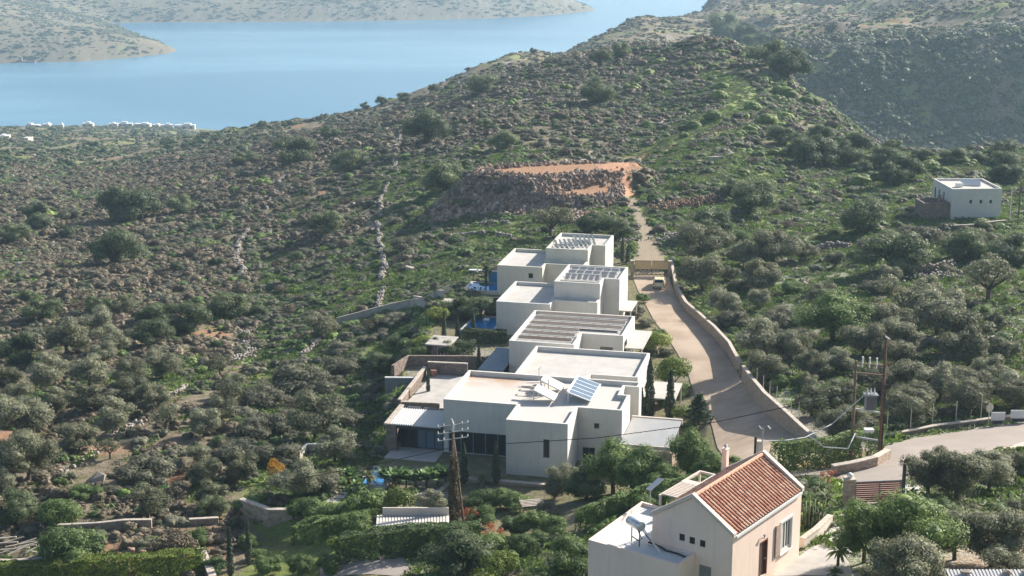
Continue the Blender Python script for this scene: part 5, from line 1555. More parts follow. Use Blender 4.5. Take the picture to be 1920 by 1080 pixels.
# solar water heater on the annex roof
r = empty('water_heater', (BO[0], BO[1], -40.9+2.12), -A36); tag(r, 'silver cylindrical solar water heater on black legs on the annex roof', 'water heater')
mb = MB(); c0, c1 = np.array((-6.9,-.35,1.35)), np.array((-5.75,-.85,1.35))
ax_ = (c1-c0)/np.linalg.norm(c1-c0)
mb.tube([tuple(c0-ax_*.04), tuple(c0), tuple(c1), tuple(c1+ax_*.04)], [.24,.30,.30,.24], 20); mb.build('tank', mat_plain('brushed_tank', (.62,.62,.62), .35, metal=.6), r, smooth=True)
mb = MB()
for p, q in (((-6.7,-.4,1.1),(-6.7,-.4,0)),((-5.9,-.8,1.1),(-5.9,-.8,0)),((-6.4,.3,.0),(-6.5,-.3,1.1)),((-5.4,.0,.0),(-5.9,-.6,1.1)),((-6.7,-.4,.35),(-5.9,-.8,.35))): mb.tube([p,q], .035, 5)
mb.build('stand', M['steel'], r)
mb = MB(); mb.hexa([(-5.9,-.55,1.15),(-5.65,-.75,1.15),(-4.35,-1.0,.05),(-4.6,-.75,.05),(-5.9,-.55,1.27),(-5.65,-.75,1.27),(-4.35,-1.0,.17),(-4.6,-.75,.17)]); mb.build('collector', M['white'], r)
mb = MB(); mb.tube([(-5.6,-.3,.2),(-5.0,-.15,.1),(-4.2,-.5,.08),(-3.3,-.5,.08),(-2.7,-.7,.1)], .05, 6); mb.build('hose', M['rubber'], r)
r = empty('roof_antenna', (BO[0], BO[1], -40.9+2.3), -A36); tag(r, 'thin antenna mast with a tilted panel at the back of the annex roof', 'antenna')
mb = MB(); mb.tube([(-8.6,4.9,0),(-8.6,4.9,1.5)], .03, 5); mb.build('mast', M['metal'], r)
mb = MB(); mb.hexa([(-8.8,4.7,1.1),(-8.4,4.7,1.1),(-7.9,5.4,1.75),(-8.3,5.4,1.75),(-8.8,4.7,1.16),(-8.4,4.7,1.16),(-7.9,5.4,1.81),(-8.3,5.4,1.81)]); mb.build('panel', M['white'], r)

# ================================================================ POLES, CABLES, ROAD THINGS
def base_at(px, py): return G(px, py)
def height_for(px, ytop, P):
    """height above P at which a point at P's distance is seen at row ytop"""
    zc = P[1]*CP - P[2]*SP
    for _ in range(4):
        b = -(ytop-540)/F*zc
        Z = -SP*zc + CP*b; Yt = CP*zc + SP*b
        zc *= P[1] / Yt
    return Z - P[2]
P = base_at(851, 992); hgt = height_for(851, 790, P)
r = empty('utility_pole', P); tag(r, 'wooden power pole with three crossarms, wrapped in ivy, before the nearest villa', 'utility pole')
mb = MB(); mb.tube([(0,0,-1),(0,0,hgt)], [.17,.11], 9); mb.tube([(1.0,.3,-1),(.1,.05,hgt*.82)], [.13,.08], 8); mb.build('pole', M['polewood'], r, smooth=True)
for i, z in enumerate((hgt-.35, hgt-1.0, hgt-1.65)):
    mb = MB(); mb.bar((-1.35,-.25,z-.12),(1.35,.25,z+.12),.07,.08); c_ = mb.build('crossarm', M['metal'], r)
    for x in (-1.3,-.8,.8,1.3):
        m2 = MB(); m2.tube([(x,x*.18,z+.02+x*.09),(x,x*.18,z+.14+x*.09),(x,x*.18,z+.26+x*.09)], [.05,.07,.03], 7); m2.build('insulator', M['white'], c_)
mb = MB(); mb.tube([(0,-.15,hgt-.9),(.05,-.2,hgt-.2),(-.1,-.15,hgt+.3)], [.12,.1,.05], 6); mb.build('cable_head', M['white'], r)
pole_top = (P[0], P[1], P[2]+hgt*.72)
def leafcol(name, P, h, r0, r1, mat, label, n=3500, cat='ivy', leaf=.22):
    rg = np.random.default_rng(5); a = rg.uniform(0,6.28,n); z = rg.uniform(0,1,n)
    rad = (r0+(r1-r0)*z)*(0.55+.6*noise(a*1.3+0, z*9, 4))*rg.uniform(.7,1.1,n)
    Pn = np.stack([np.cos(a)*rad, np.sin(a)*rad, z*h], 1); N = np.stack([np.cos(a), np.sin(a), .2*np.ones(n)],1)+rg.normal(size=(n,3))*.5
    V, Q = quads(Pn, N, leaf*rg.uniform(.7,1.3,n), leaf*.6, rg)
    o = np_mesh(name, V, Q, M[mat], loc=tuple(P)); tag(o, label, cat); return o
M['ivy'] = leaf_mat('ivy_leaves', (0.07,0.065,0.035), (0.16,0.135,0.07), (0.25,0.2,0.1))
leafcol('ivy', P, hgt*.68, .65, .42, 'ivy', 'brownish ivy climbing the wooden power pole before the nearest villa')
M['polewood2'] = mat_plain('reddish_pole_wood', (0.16,0.085,0.06), 0.9, var=.4, scale=5)
# H-pole with transformer
P2 = base_at(1648, 862); P1 = np.array(U(1596, 828, 1.0)); zc2 = P2[1]*CP-P2[2]*SP
P1 = U(1596, 850, zc2*1.005); P1[2] = hz(P1[0], P1[1])
h2 = height_for(1646, 632, P2)
r = empty('transformer_pole', P2); tag(r, 'twin-post power structure carrying a transformer beside the upper road', 'utility pole')
d = P1 - P2; h1 = height_for(1595, 676, P1)
for q, hh, rr in ((np.zeros(3), h2, .135), (d, h1, .13)):
    mb = MB(); mb.tube([(q[0],q[1],q[2]-1),(q[0],q[1],q[2]+hh)], [rr*1.25,rr*.8], 9); mb.build('pole', M['polewood2'] if hh == h2 else M['polewood'], r, smooth=True)
zt = d[2]+h1
for z, nm in ((zt-.25,'crossbar'),(zt-1.1,'crossbar'),(zt-4.35,'crossbar'),(zt-6.9,'crossbar')):
    mb = MB(); mb.bar((d[0]*1.05,d[1]*1.05,z),(-d[0]*.08,-d[1]*.08,z-(.15 if z<zt-4 else 0)),.12,.14); mb.build('crossbar', M['polewood'] if z > zt-2 else M['metal'], r)
for k in range(3):
    f = .22+k*.25; mb = MB(); x, y = d[0]*(1-f), d[1]*(1-f)
    mb.tube([(x,y,zt-.55),(x,y,zt-.2),(x,y,zt+.1),(x,y,zt+.4)], [.05,.1,.06,.09], 7); mb.build('insulator', M['white'], r)
x, y = d[0]*.42, d[1]*.42
mb = MB(); mb.box(x-.45,x+.45,y-.35,y+.35,zt-4.25,zt-3.0); mb.box(x-.6,x+.6,y-.4,y+.4,zt-3.0,zt-2.88)
for k in range(8): mb.box(x-.44+k*.12,x-.40+k*.12,y-.47,y-.35,zt-4.2,zt-3.05)
tr = mb.build('transformer', M['greymetal'], r)
for k in range(3):
    mb = MB(); mb.tube([(x-.3+k*.3,y,zt-2.88),(x-.3+k*.3,y,zt-2.6),(x-.3+k*.3,y,zt-2.35)], [.09,.06,.03], 7); mb.build('bushing', M['white'], tr)
mb = MB(); mb.box(x-.4,x+.4,y-.3,y+.3,zt-6.3,zt-6.05); mb.tube([(x-.3,y,zt-6.8),(x-.35,y,zt-6.3),(x,y,zt-6.1),(x+.3,y,zt-6.5)], .05, 6); mb.build('switch_box', M['white'], r)
for k in range(3):
    mb = MB(); mb.bar((-.5+k*.35,-.3+k*.05,h2+.5-k*.35),(.0+k*.35,.2+k*.05,h2+.1-k*.35),.1,.12); mb.build('top_arm', M['white'] if k==1 else M['polewood'], r)
mb = MB(); mb.tube([(.15,-.1,0),(.16,-.1,4.5),(.12,-.15,h2*.62)], .05, 6); mb.build('conduit', M['rubber'], r)
# cables
def cable(name, pts, rad, label, mat='rubber', sag=0.0):
    mb = MB(); out = []
    for i in range(len(pts)-1):
        a, b = np.array(pts[i], float), np.array(pts[i+1], float); n = 10
        for k in range(n): f = k/n; q = a*(1-f)+b*f; q[2] -= sag*4*f*(1-f)*np.linalg.norm(b-a)/40; out.append(tuple(q))
    out.append(tuple(pts[-1])); mb.tube(out, rad, 5)
    o = mb.build(name, M[mat]); tag(o, label, 'cable'); return o
zp = P[1]*CP-P[2]*SP
trp = (P2[0]+x, P2[1]+y, P2[2]+zt-2.4)
cable('power_cable', [U(852,838,zp), U(1120,821,zp*.99), U(1334,793,zp*.985), trp], .035, 'black cable running from the ivy pole past the nearest villa to the transformer')
cable('power_cable', [U(-40,951,zp*1.08), U(240,941,zp*1.06), U(510,907,zp*1.03), U(708,870,zp*1.01), U(851,838,zp)], .03, 'black cable crossing the left garden to the ivy pole')
cable('power_cable', [(P2[0],P2[1],P2[2]+h2*.62), U(1800,729,zc2*1.02), U(1960,726,zc2*1.05)], .03, 'black cable leading right from the transformer pole over the grove')
cable('power_cable', [trp, U(1560,795,zc2*.99), U(1510,820,zc2*.97), U(1470,826,zc2*.96), U(1428,826,zc2*.955)], .035, 'pale slack cable from the transformer down to the lamp post', 'white')
cable('power_cable', [U(1515,816,zc2*.985), U(1545,838,zc2*.985), U(1590,841,zc2*.99), (P2[0]+d[0]*.9,P2[1]+d[1]*.9,P2[2]+zt-6.6)], .05, 'thick pale cable looping over the hedge below the transformer', 'white')
cable('garden_hose', [tuple(G(a,b)+np.array([0,0,.06])) for a,b in ((1738,912),(1790,938),(1850,950),(1935,958))], .04, 'black irrigation pipe on the grass of the right garden')
# lamp post with two heads behind the bungalow
q = U(1428, 862, 116.0); zgr = hz(q[0], q[1]); hh = height_for(1428, 800, np.array([q[0], q[1], zgr]))
r = empty('lamp_post', (q[0], q[1], zgr)); tag(r, 'thin post with two grey flood lamps behind the bungalow roof', 'lamp post')
mb = MB(); mb.tube([(0,0,-1),(0,0,hh-.1)], .05, 7); mb.build('post', M['metal'], r)
for s_ in (-1, 1):
    mb = MB(); mb.tube([(0,0,hh-.25),(s_*.3,0,hh-.05)], .03, 5); mb.tube([(s_*.2,0,hh-.1),(s_*.32,-.05,hh),(s_*.5,-.12,hh-.18)], [.09,.15,.13], 8); mb.build('lamp_head', M['greymetal'], r)
q = U(1416, 866, 117.0); zgr = hz(q[0], q[1]); hh = height_for(1416, 821, np.array([q[0], q[1], zgr]))
r = empty('gate_pillar', (q[0], q[1], zgr)); tag(r, 'narrow white pillar with dark post behind the bungalow ridge', 'pillar')
mb = MB(); mb.box(.1,.38,-.14,.14,-1,hh-.3); mb.box(.06,.42,-.18,.18,hh-.3,hh-.22); mb.build('pillar_body', M['creamtrim'], r)
mb = MB(); mb.box(-.12,.04,-.1,.1,-1,hh+.1); mb.build('post', M['steel'], r)
# convex mirror and sign boards on the upper road
def px_thing(px, py): return G(px, py)
q = px_thing(1853, 797); r = empty('road_mirror', q); tag(r, 'round convex traffic mirror on a pole beside the upper road', 'mirror')
mb = MB(); mb.tube([(0,0,-.5),(0,0,1.7)], .05, 7); mb.build('post', M['metal'], r)
mb = MB(); mb.tube([(.02,-.05,1.75),(0,-.02,1.75),(-.05,.12,1.75)], [.42,.46,.2], 20); mb.build('mirror_face', mat_plain('mirror_back', (.55,.5,.42), .3, metal=.5), r)
for (x0, y0, w, lab) in ((1870, 798, 1.35, 'white blank-backed sign board next to the road mirror'), (1912, 794, 1.9, 'second white sign board by the road at the right edge')):
    q = px_thing(x0, y0); r = empty('sign_board', q); tag(r, lab, 'sign', 'sign boards on the upper road')
    mb = MB(); mb.box(-w/2,w/2,-.04,.04,.55,1.35); mb.build('board', M['white'], r)
    for sx in (-w/2+.1, w/2-.16):
        mb = MB(); mb.box(sx,sx+.07,.041,.1,-.5,1.3); mb.build('leg', M['metal'], r)
    mb = MB(); mb.box(-w/2+.2,w/2-.2,-.06,.06,.2,.5); mb.build('lower_board', M['steel'], r)
# fence posts along the roadside wall and the lower drive wall
for lab, pts, hh in (('thin metal fence post on the far wall of the upper road', [(1662,822),(1706,815),(1747,808),(1791,802),(1838,795)], 2.0),
                     ('thin metal fence post on top of the lower drive wall', [(1402,722),(1418,742),(1430,758),(1442,770),(1455,780),(1468,790),(1482,800),(1496,812)], 1.5)):
    g_ = 'fence posts on the upper road wall' if hh == 2.0 else 'fence posts on the drive wall'
    pr = None
    for i, (a, b) in enumerate(pts):
        q = px_thing(a, b)
        if pr is None:
            mb = MB(); mb.tube([(0,0,-.5),(0,0,hh+.7)], .045, 6); pr = mb.build('fence_post', M['metal']); o = pr
        else: o = pr.copy(); COL.objects.link(o)
        o.location = q; tag(o, lab, 'fence post', g_)
        if hh == 1.5: o.location.z += 1.0
# slatted wooden gate with pillar
ga = U(1601, 953, 113.0); gb = U(1687, 961, 113.5)
gz = min(hz(ga[0], ga[1]), hz(gb[0], gb[1]))
dv = (gb-ga)[:2]; gl = np.linalg.norm(dv); ang = math.atan2(dv[1], dv[0])
r = empty('sliding_gate', (ga[0], ga[1], gz), ang); tag(r, 'sliding gate of red-brown horizontal slats at the forecourt entrance', 'gate')
gh_ = 1.75
mb = MB()
for k in range(10): mb.box(.08,gl-.08,-.03,.03,.22+k*.155,.22+k*.155+.11)
mb.build('slat_panel', M['redwood'], r)
mb = MB(); mb.box(0,.08,-.04,.04,.1,gh_); mb.box(gl*.52,gl*.52+.08,-.045,.045,.1,gh_); mb.box(gl-.08,gl,-.04,.04,.1,gh_); mb.box(.0,gl,-.045,.045,gh_,gh_+.07); mb.build('gate_frame', M['greymetal'], r)
mb = MB(); mb.box(-.1,gl*.55,-.35,-.1,-.6,.14); mb.build('gate_track', M['paving'], r)
r = empty('gate_pillar', (ga[0], ga[1], gz), ang); tag(r, 'stone gate pillar with a white globe lamp left of the slatted gate', 'pillar')
mb = MB(); mb.box(-.75,-.08,-.3,.4,-1,2.0); mb.build('pillar_body', M['stone'], r)
mb = MB(); mb.box(-.8,-.03,-.35,.45,2.0,2.12); mb.build('coping', M['coping'], r)
mb = MB(); mb.tube([(-.4,.05,2.12),(-.4,.05,2.2),(-.4,.05,2.35),(-.4,.05,2.5)], [.12,.2,.24,.08], 10); mb.build('lamp_shade', M['white'], r, smooth=True)
r = empty('gate_post', (gb[0], gb[1], gz), ang); tag(r, 'tall black steel post holding the right end of the slatted gate', 'post')
mb = MB(); mb.box(.05,.25,-.1,.1,-.6,2.9); mb.tube([(.15,0,2.9),(.15,0,3.05)], [.15,.08], 8); mb.build('post', M['steel'], r)
# gate at the end of the drive
ga, gb = G(1189, 517), G(1254, 518)
dv = (gb-ga)[:2]; gl = np.linalg.norm(dv); ang = math.atan2(dv[1], dv[0])
r = empty('drive_gate', (ga[0], ga[1], min(ga[2], gb[2])), ang); tag(r, 'double drive gate with crossed dark bars below a tan sheet', 'gate')
for s_, x0 in ((0, .1), (1, gl/2+.04)):
    w = gl/2-.14; mb = MB(); mb.box(x0,x0+w,-.03,.03,1.05,2.3); lf = mb.build('sheet_panel', M['tan'], r)
    mb = MB()
    for z in (.15, .98, 2.32): mb.box(x0,x0+w,-.05,.05,z,z+.07)
    n = 4
    for i in range(n+1): xx = x0+w*i/n; mb.box(xx-.03,xx+.03,-.045,.045,.15,1.05)
    for i in range(n):
        a, b = x0+w*i/n, x0+w*(i+1)/n; mb.bar((a,0,.2),(b,0,1.0),.05,.05); mb.bar((a,0.06,1.0),(b,0.06,.2),.05,.05)
    mb.build('crossed_bars', M['darkwood'], lf)
for nm, xx in (('first',-.35),('second',gl+.05)):
    r2 = empty('gate_pillar', (ga[0], ga[1], ga[2]), ang); tag(r2, 'stone pillar at the %s end of the drive gate' % ('left' if nm=='first' else 'right'), 'pillar', 'pillars of the drive gate')
    mb = MB(); mb.box(xx-.2,xx+.3,-.3,.3,-1,2.3); mb.build('pillar_body', M['stone'], r2); mb = MB(); mb.box(xx-.25,xx+.35,-.35,.35,2.3,2.42); mb.build('coping', M['coping'], r2)

# ---------------------------------------------------------------- car
q = G(1236, 538); r = empty('parked_car', (q[0], q[1], zmesh([q[0]],[q[1]])[0]+.07), R(-8)); tag(r, 'cream-coloured small hatchback parked on the drive before the gate', 'car')
mb = MB()
prof = [(-1.95,.32),(-1.98,.85),(-1.75,1.0),(-1.45,1.42),(-.3,1.5),(.35,1.4),(.95,.98),(1.75,.85),(1.95,.6),(1.95,.32)]
def loft(mb, prof, w, wt, m=0):
    n = len(prof); vs = []
    for sx in (-1, 1):
        for (y, z) in prof: vs.append((sx*(w if z < 1.05 else wt), y, z))
    fs = [(i,(i+1)%n,(i+1)%n+n,i+n) for i in range(n)] + [tuple(range(n-1,-1,-1)), tuple(range(n,2*n))]
    mb.add(vs, fs, m)
loft(mb, prof, .85, .66); body = mb.build('body', M['carpaint'], r, bevel=.05)
mb = MB(); mb.hexa([(-.62,-1.79,1.02),(.62,-1.79,1.02),(.62,-1.74,1.02),(-.62,-1.74,1.02),(-.55,-1.53,1.36),(.55,-1.53,1.36),(.55,-1.46,1.36),(-.55,-1.46,1.36)]); mb.build('rear_window', M['glass'], r)
mb = MB(); mb.hexa([(-.62,.42,1.36),(.62,.42,1.36),(.75,.93,1.02),(-.75,.93,1.02),(-.62,.45,1.40),(.62,.45,1.40),(.75,.97,1.05),(-.75,.97,1.05)]); mb.build('windscreen', M['glass'], r)
for sx in (-1, 1):
    mb = MB(); mb.hexa([(sx*.80,-1.3,1.06),(sx*.82,-1.3,1.06),(sx*.82,.5,1.06),(sx*.80,.5,1.06),(sx*.665,-1.2,1.36),(sx*.685,-1.2,1.36),(sx*.685,.2,1.34),(sx*.665,.2,1.34)]); mb.build('side_window', M['glass'], r)
    for y in (-1.25, 1.2):
        mb = MB(); mb.tube([(sx*.70,y,.31),(sx*.88,y,.31)], .31, 16); w_ = mb.build('wheel', M['rubber'], r)
        mb = MB(); mb.tube([(sx*.881,y,.31),(sx*.895,y,.31)], .17, 12); mb.build('rim', M['metal'], w_)
    mb = MB(); mb.box(sx*.72-.1,sx*.72+.1,-2.0,-1.95,.75,.95); mb.build('tail_light', M['redlight'], r)
    mb = MB(); mb.box(sx*.68-.12,sx*.68+.12,1.9,1.955,.62,.76); mb.build('headlight', M['white'], r)
mb = MB(); mb.box(-.8,.8,-2.04,-1.94,.35,.52); mb.build('bumper', M['greymetal'], r)
mb = MB(); mb.box(-.26,.26,-2.06,-2.041,.56,.67); mb.build('number_plate', M['white'], r)

# ---------------------------------------------------------------- flat-roofed house on the right
HP = UZ(1786.2, 354.4, -49.5); HQ = UZ(1879.5, 353.2, -49.5); HR = UZ(1768, 332.4, -49.5)
dx = (HQ-HP)[:2]; HW = float(np.linalg.norm(dx)); ang = math.atan2(dx[1], dx[0]); HD = float(np.linalg.norm((HR-HP)[:2]))
hb = -56.4
r = empty('stone_house', (HP[0], HP[1], hb), ang); tag(r, 'pale grey two-storey flat-roofed house on the right hillside', 'house')
r.name = 'hillside_house'
dxu = dx/HW
def uz_h(px, py): u_, z = on_plane(px, py, HP, dxu); return u_, z-hb
hs = []
for cxp in (1820.3, 1839.3, 1857.8):
    a = uz_h(cxp, 378.2); hs.append((a[0]-.24, a[0]+.24, a[1]-.33, a[1]+.33))
a, b = uz_h(1790.5, 409), uz_h(1803.5, 409); hs.append((a[0], b[0], 0.0, a[1]))
a, b = uz_h(1816.5, 413), uz_h(1820, 413); hs.append((a[0], b[0], 0.2, a[1]))
HD = min(max(HD, 7), 10)
flatblock(r, [(0,0),(HW,0),(HW,HD*.95),(0,HD)], -49.5-hb, -2, {0: hs, 3: [(1.0,1.8,3.6,5.6),(3.2,4.0,3.6,5.6),(5.4,6.2,3.6,5.6)]}, .35, .25, 'deck', 'plaster')
mb = MB(); r2 = r
flatblock(r2, [(-4.6,.6),(-.01,.6),(-.01,5.2),(-4.6,5.2)], -52.0-hb, -2, {}, 1.0, .3, 'concrete', 'darkstone')
mb = MB(); mb.box(-1.7,-1.2,1.8,2.4,-53.0-hb,-50.9-hb); mb.build('chimney', M['darkstone'], r)
rr_ = empty('roof_cistern', (HP[0], HP[1], -49.83), ang); tag(rr_, 'white water tank and tilted solar panel on the hillside house roof', 'water tank')
mb = MB(); mb.box(1.8,2.9,3.2,3.9,0,.7); mb.build('tank', M['white'], rr_); mb = MB(); mb.hexa([(3.2,4.6,.1),(6.2,3.6,.1),(6.4,4.6,.1),(3.4,5.8,.1),(3.2,4.6,.2),(6.2,3.6,.2),(6.4,4.6,1.0),(3.4,5.8,1.0)]); mb.build('collector', M['white'], rr_)
gwall('terrace_wall', [(1781,432),(1830,430),(1885,422)], .8, .35, 'stone terrace edge in front of the hillside house', 'darkstone')
for (a, b, c, rad, mt, lab) in ((1908,426,342,.12,'darkwood','dark wooden pole right of the hillside house'),(1893,414,357,.08,'white','thin pale post behind the hillside house')):
    q = G(a, b); h_ = height_for(a, c, q); mb = MB(); mb.tube([(0,0,-.5),(0,0,h_)], [rad,rad*.7], 7); o = mb.build('utility_pole' if rad>.1 else 'post', M[mt]); o.location = q; tag(o, lab, 'pole')
# ---------------------------------------------------------------- white houses on the coast
def coast(px, py, w, h, d, lab, arches=2):
    for py in np.arange(py-3, py+16, 0.7):
        q = G(px, py, 700)
        if q is not None and hz(q[0], q[1]) > SEA+2.0 and hz(q[0], q[1]+14) > SEA-1: break
    if q is None: return
    zc = q[1]*CP-q[2]*SP; W_ = w*zc/F; H_ = h*zc/F*.55; d *= .55
    r = empty('coastal_house', q, rb.uniform(-.25,.25)); tag(r, lab, 'house', 'white houses on the far shore')
    hs = [(W_*(k+.25)/arches, W_*(k+.6)/arches, H_*.12, H_*.62) for k in range(arches)]
    mb = MB()
    for i, (a, b) in enumerate((((-W_/2,0),(W_/2,0)),((W_/2,0),(W_/2,d)),((W_/2,d),(-W_/2,d)),((-W_/2,d),(-W_/2,0)))): wall_quad(mb, a, b, -2, H_, hs if i == 0 else (), .4)
    mb.build('wall', M['creamtrim'], r)
    vv = rb.uniform(.0,.5); mb = MB(); mb.box(-W_/2,W_/2,0,d,H_,H_+.3); mb.box(W_*(.05-vv),W_*(.4-vv),d*.3,d,H_+.3,H_*(1.4+vv)); mb.build('roof', M['white'], r)
    for k in hs:
        mb = MB(); mb.box(k[0]-W_/2,k[1]-W_/2,.2,.3,k[2],k[3]); mb.build('window', M['steel'], r)
CO = [(60,241,24,6,'leftmost low white villa on the far shore'),(86,241,14,8,'small white house second from the left on the far shore'),(115,243,7,10,'narrow white tower-like house on the far shore'),
      (164,240,20,9,'white cubic house standing apart in the middle of the shore row'),(212,238,16,7,'low white house beginning the right shore cluster'),(235,236,26,9,'white house in the shore cluster just right of its start'),
      (266,236,30,8,'long white house in the middle of the shore cluster'),(292,235,14,8,'small white block right of the long shore house'),(314,235,20,9,'white house with dark openings left of the largest shore house'),
      (346,233,38,12,'largest white house at the right end of the shore row'),(333,240,12,7,'small white outbuilding below the largest shore house'),(8,262,18,6,'white house at the left edge on the coastal plain'),(48,264,10,3,'tiny white shed on the coastal plain')]
for c_ in CO: coast(c_[0], c_[1], c_[2], c_[3], 12, c_[4], 3 if c_[2] > 20 else 2)
q = G(40, 118, 1500)
if q is not None:
    r = empty('ruined_mill', q); tag(r, 'small brown tower ruin on the shore of the left headland', 'ruin')
    mb = MB(); mb.box(-3,1,0,4,-3,9); mb.box(1.001,20,0,4,-3,2.5); mb.build('wall', M['darkstone'], r)
# ---------------------------------------------------------------- dry stone walls
def drystone(pix, h, w, label, group='dry stone walls on the slopes', size=.27, mat='rock', scatter_=0.0, name='dry_stone_wall'):
    if name == 'dry_stone_wall': w *= .7; h *= 1.05; WALLS.append([(G(*p)[0], G(*p)[1]) for p in pix])
    Pn = [G(*p) for p in pix]; Pn = [p for p in Pn if p is not None]
    rg = np.random.default_rng(int(pix[0][0]*7+pix[0][1])); V, Q = [], []; n0 = 0
    box = np.array([(-1,-1,-1),(1,-1,-1),(1,1,-1),(-1,1,-1),(-1,-1,1),(1,-1,1),(1,1,1),(-1,1,1)], float)/2
    fc = np.array([(0,3,2,1),(4,5,6,7),(0,1,5,4),(1,2,6,5),(2,3,7,6),(3,0,4,7)])
    cent = Pn[0]
    for a, b in zip(Pn, Pn[1:]):
        L_ = np.linalg.norm((b-a)[:2]); n = max(1, int(L_/(size*.62))*max(1, int(h/size*1.6)))
        f = rg.random(n); X = a[0]+(b[0]-a[0])*f + rg.normal(size=n)*w*(.32+scatter_); Y = a[1]+(b[1]-a[1])*f + rg.normal(size=n)*w*(.32+scatter_)
        wob = (noise(f*L_/6+a[0], f*0+a[1], 7)-.5)*1.6; X = X + wob
        kp = noise(f*L_/3.5+a[0]*.7, f*0+a[1], 17) > .33
        X, Y, f = X[kp], Y[kp], f[kp]; n = len(X)
        if n == 0: continue
        hh = h*(.55+.7*noise(X/3, Y/3, 8)); Z = height(X, Y) + rg.random(n)*hh
        s = size*rg.uniform(.55,1.35,(n,3)); th = rg.uniform(0,6.28,n)
        for k in range(n):
            c_, s_ = math.cos(th[k]), math.sin(th[k]); bx = (box + rg.normal(size=(8,3))*.10)*s[k]
            v = np.stack([bx[:,0]*c_-bx[:,1]*s_+X[k]-cent[0], bx[:,0]*s_+bx[:,1]*c_+Y[k]-cent[1], bx[:,2]+Z[k]-cent[2]], 1)
            V.append(v); Q.append(fc+n0); n0 += 8
    o = np_mesh(name, np.concatenate(V), np.concatenate(Q), M[mat], loc=tuple(cent)); tag(o, label, 'wall' if name == 'dry_stone_wall' else 'rock heap', group); return o
drystone([(778,214),(762,235),(748,262),(745,285),(738,310),(730,335)], .9, .8, 'pale dry stone wall running down from beside the big dark tree')
drystone([(728,345),(722,365),(712,395),(711,430),(713,470)], .7, .7, 'middle stretch of pale stone wall left of the rubble bank')
drystone([(713,474),(720,510),(722,545),(716,578)], .9, .9, 'bright lower stretch of stone wall ending above the boundary wall')
drystone([(552,320),(525,345),(508,370),(502,392)], .7, .7, 'short stone wall high on the brown slope')
drystone([(470,430),(457,445),(449,470),(447,495),(452,522)], 1.0, 1.1, 'thick pale stone wall at the edge of brown scrub and green slope')
drystone([(320,480),(370,474),(440,462)], .5, .6, 'thin stone line crossing the brown scrub')
drystone([(645,608),(620,630),(596,646),(568,670)], .8, .8, 'short bright stone wall descending below the boundary wall')
drystone([(355,720),(320,742),(290,762)], .5, .8, 'tumbled stone line between the upper olive rows')
drystone([(270,790),(235,808),(215,820)], .5, 1.1, 'tumbled stone line in the middle of the left grove', scatter_=.2)
drystone([(200,832),(150,868),(110,888)], .4, 1.2, 'low tumbled stone line at the bottom of the left grove', scatter_=.3)
drystone([(455,620),(470,660),(440,680)], .5, 1.2, 'grey stones tumbled at the end of the olive rows', scatter_=.3)
drystone([(832,228),(880,216),(950,200),(1005,187),(1062,183)], 1.0, .7, 'long terrace wall across the upper slope')
drystone([(1185,172),(1240,160),(1290,152)], .7, .7, 'terrace wall below the hilltop')
drystone([(1160,240),(1220,236),(1290,228)], .6, .7, 'terrace wall left of the grassy track')
drystone([(1495,476),(1560,470),(1640,462)], 1.4, .7, 'long dark terrace wall in the right grove')
drystone([(1690,520),(1740,516),(1790,505)], 1.6, 1.2, 'broad pale stone wall before the hillside house', scatter_=.1)
drystone([(1700,642),(1760,648),(1800,655)], 1.1, .7, 'terrace wall in the middle of the right grove')
drystone([(1845,655),(1890,646),(1935,644)], 1.3, .7, 'dark terrace wall at the right edge')
drystone([(795,400),(880,425),(955,420)], .5, .8, 'stone line at the foot of the rubble bank')
drystone([(830,448),(900,440),(960,446)], .7, .6, 'low terrace wall behind the palm')
drystone([(1450,278),(1400,270),(1340,283)], .6, .7, 'terrace wall under the ridge trees')
drystone([(1305,268),(1345,245),(1405,225)], .6, 1.6, 'line of pinkish stones along the grassy track', mat='rubble', scatter_=.25)
drystone([(1225,395),(1270,388),(1335,378)], 1.3, 2.6, 'long heap of pink and white stones right of the track', name='stone_heap', group='stone heaps', scatter_=.2, mat='rubble')
drystone([(1175,455),(1190,450)], .8, 1.6, 'small heap of dark stones left of the track above the gate', name='stone_heap', group='stone heaps', scatter_=.2)
drystone([(1250,455),(1275,440)], .6, 2.0, 'scattered stones right of the track above the gate', name='stone_heap', group='stone heaps', scatter_=.4)
drystone([(1725,525),(1790,520)], .8, 2.6, 'grey stone heap on the terrace before the hillside house', name='stone_heap', group='stone heaps', scatter_=.4)
drystone([(1480,92),(1560,88),(1640,84),(1720,78),(1800,67),(1925,44)], 1.8, 1.0, 'long dark wall along the top of the shaded gorge side', size=1.0)
drystone([(225,1044),(250,1038),(268,1042)], .6, .5, 'white and pink boulders behind the bottom hedge', name='stone_heap', group='stone heaps', size=.55, mat='rubble')
# stacked slabs on the red platform
for i, (a, b, w_) in enumerate(((1095,303,1.6),(1106,301,2.2),(1121,300,2.4),(1132,297,1.2))):
    q = G(a, b); mb = MB()
    mb.box(-w_/2,w_/2,-.5,.5,0,.28); mb.box(-w_/2+.1,w_/2-.2,-.45,.4,.282,.5)
    o = mb.build('stone_slab', M['coping']); o.location = q; o.rotation_euler.z = rb.uniform(-.3,.3)
    tag(o, ['leftmost','second','third','rightmost'][i] + ' pale stone block on the edge of the red platform', 'stone block', 'pale blocks on the red platform')
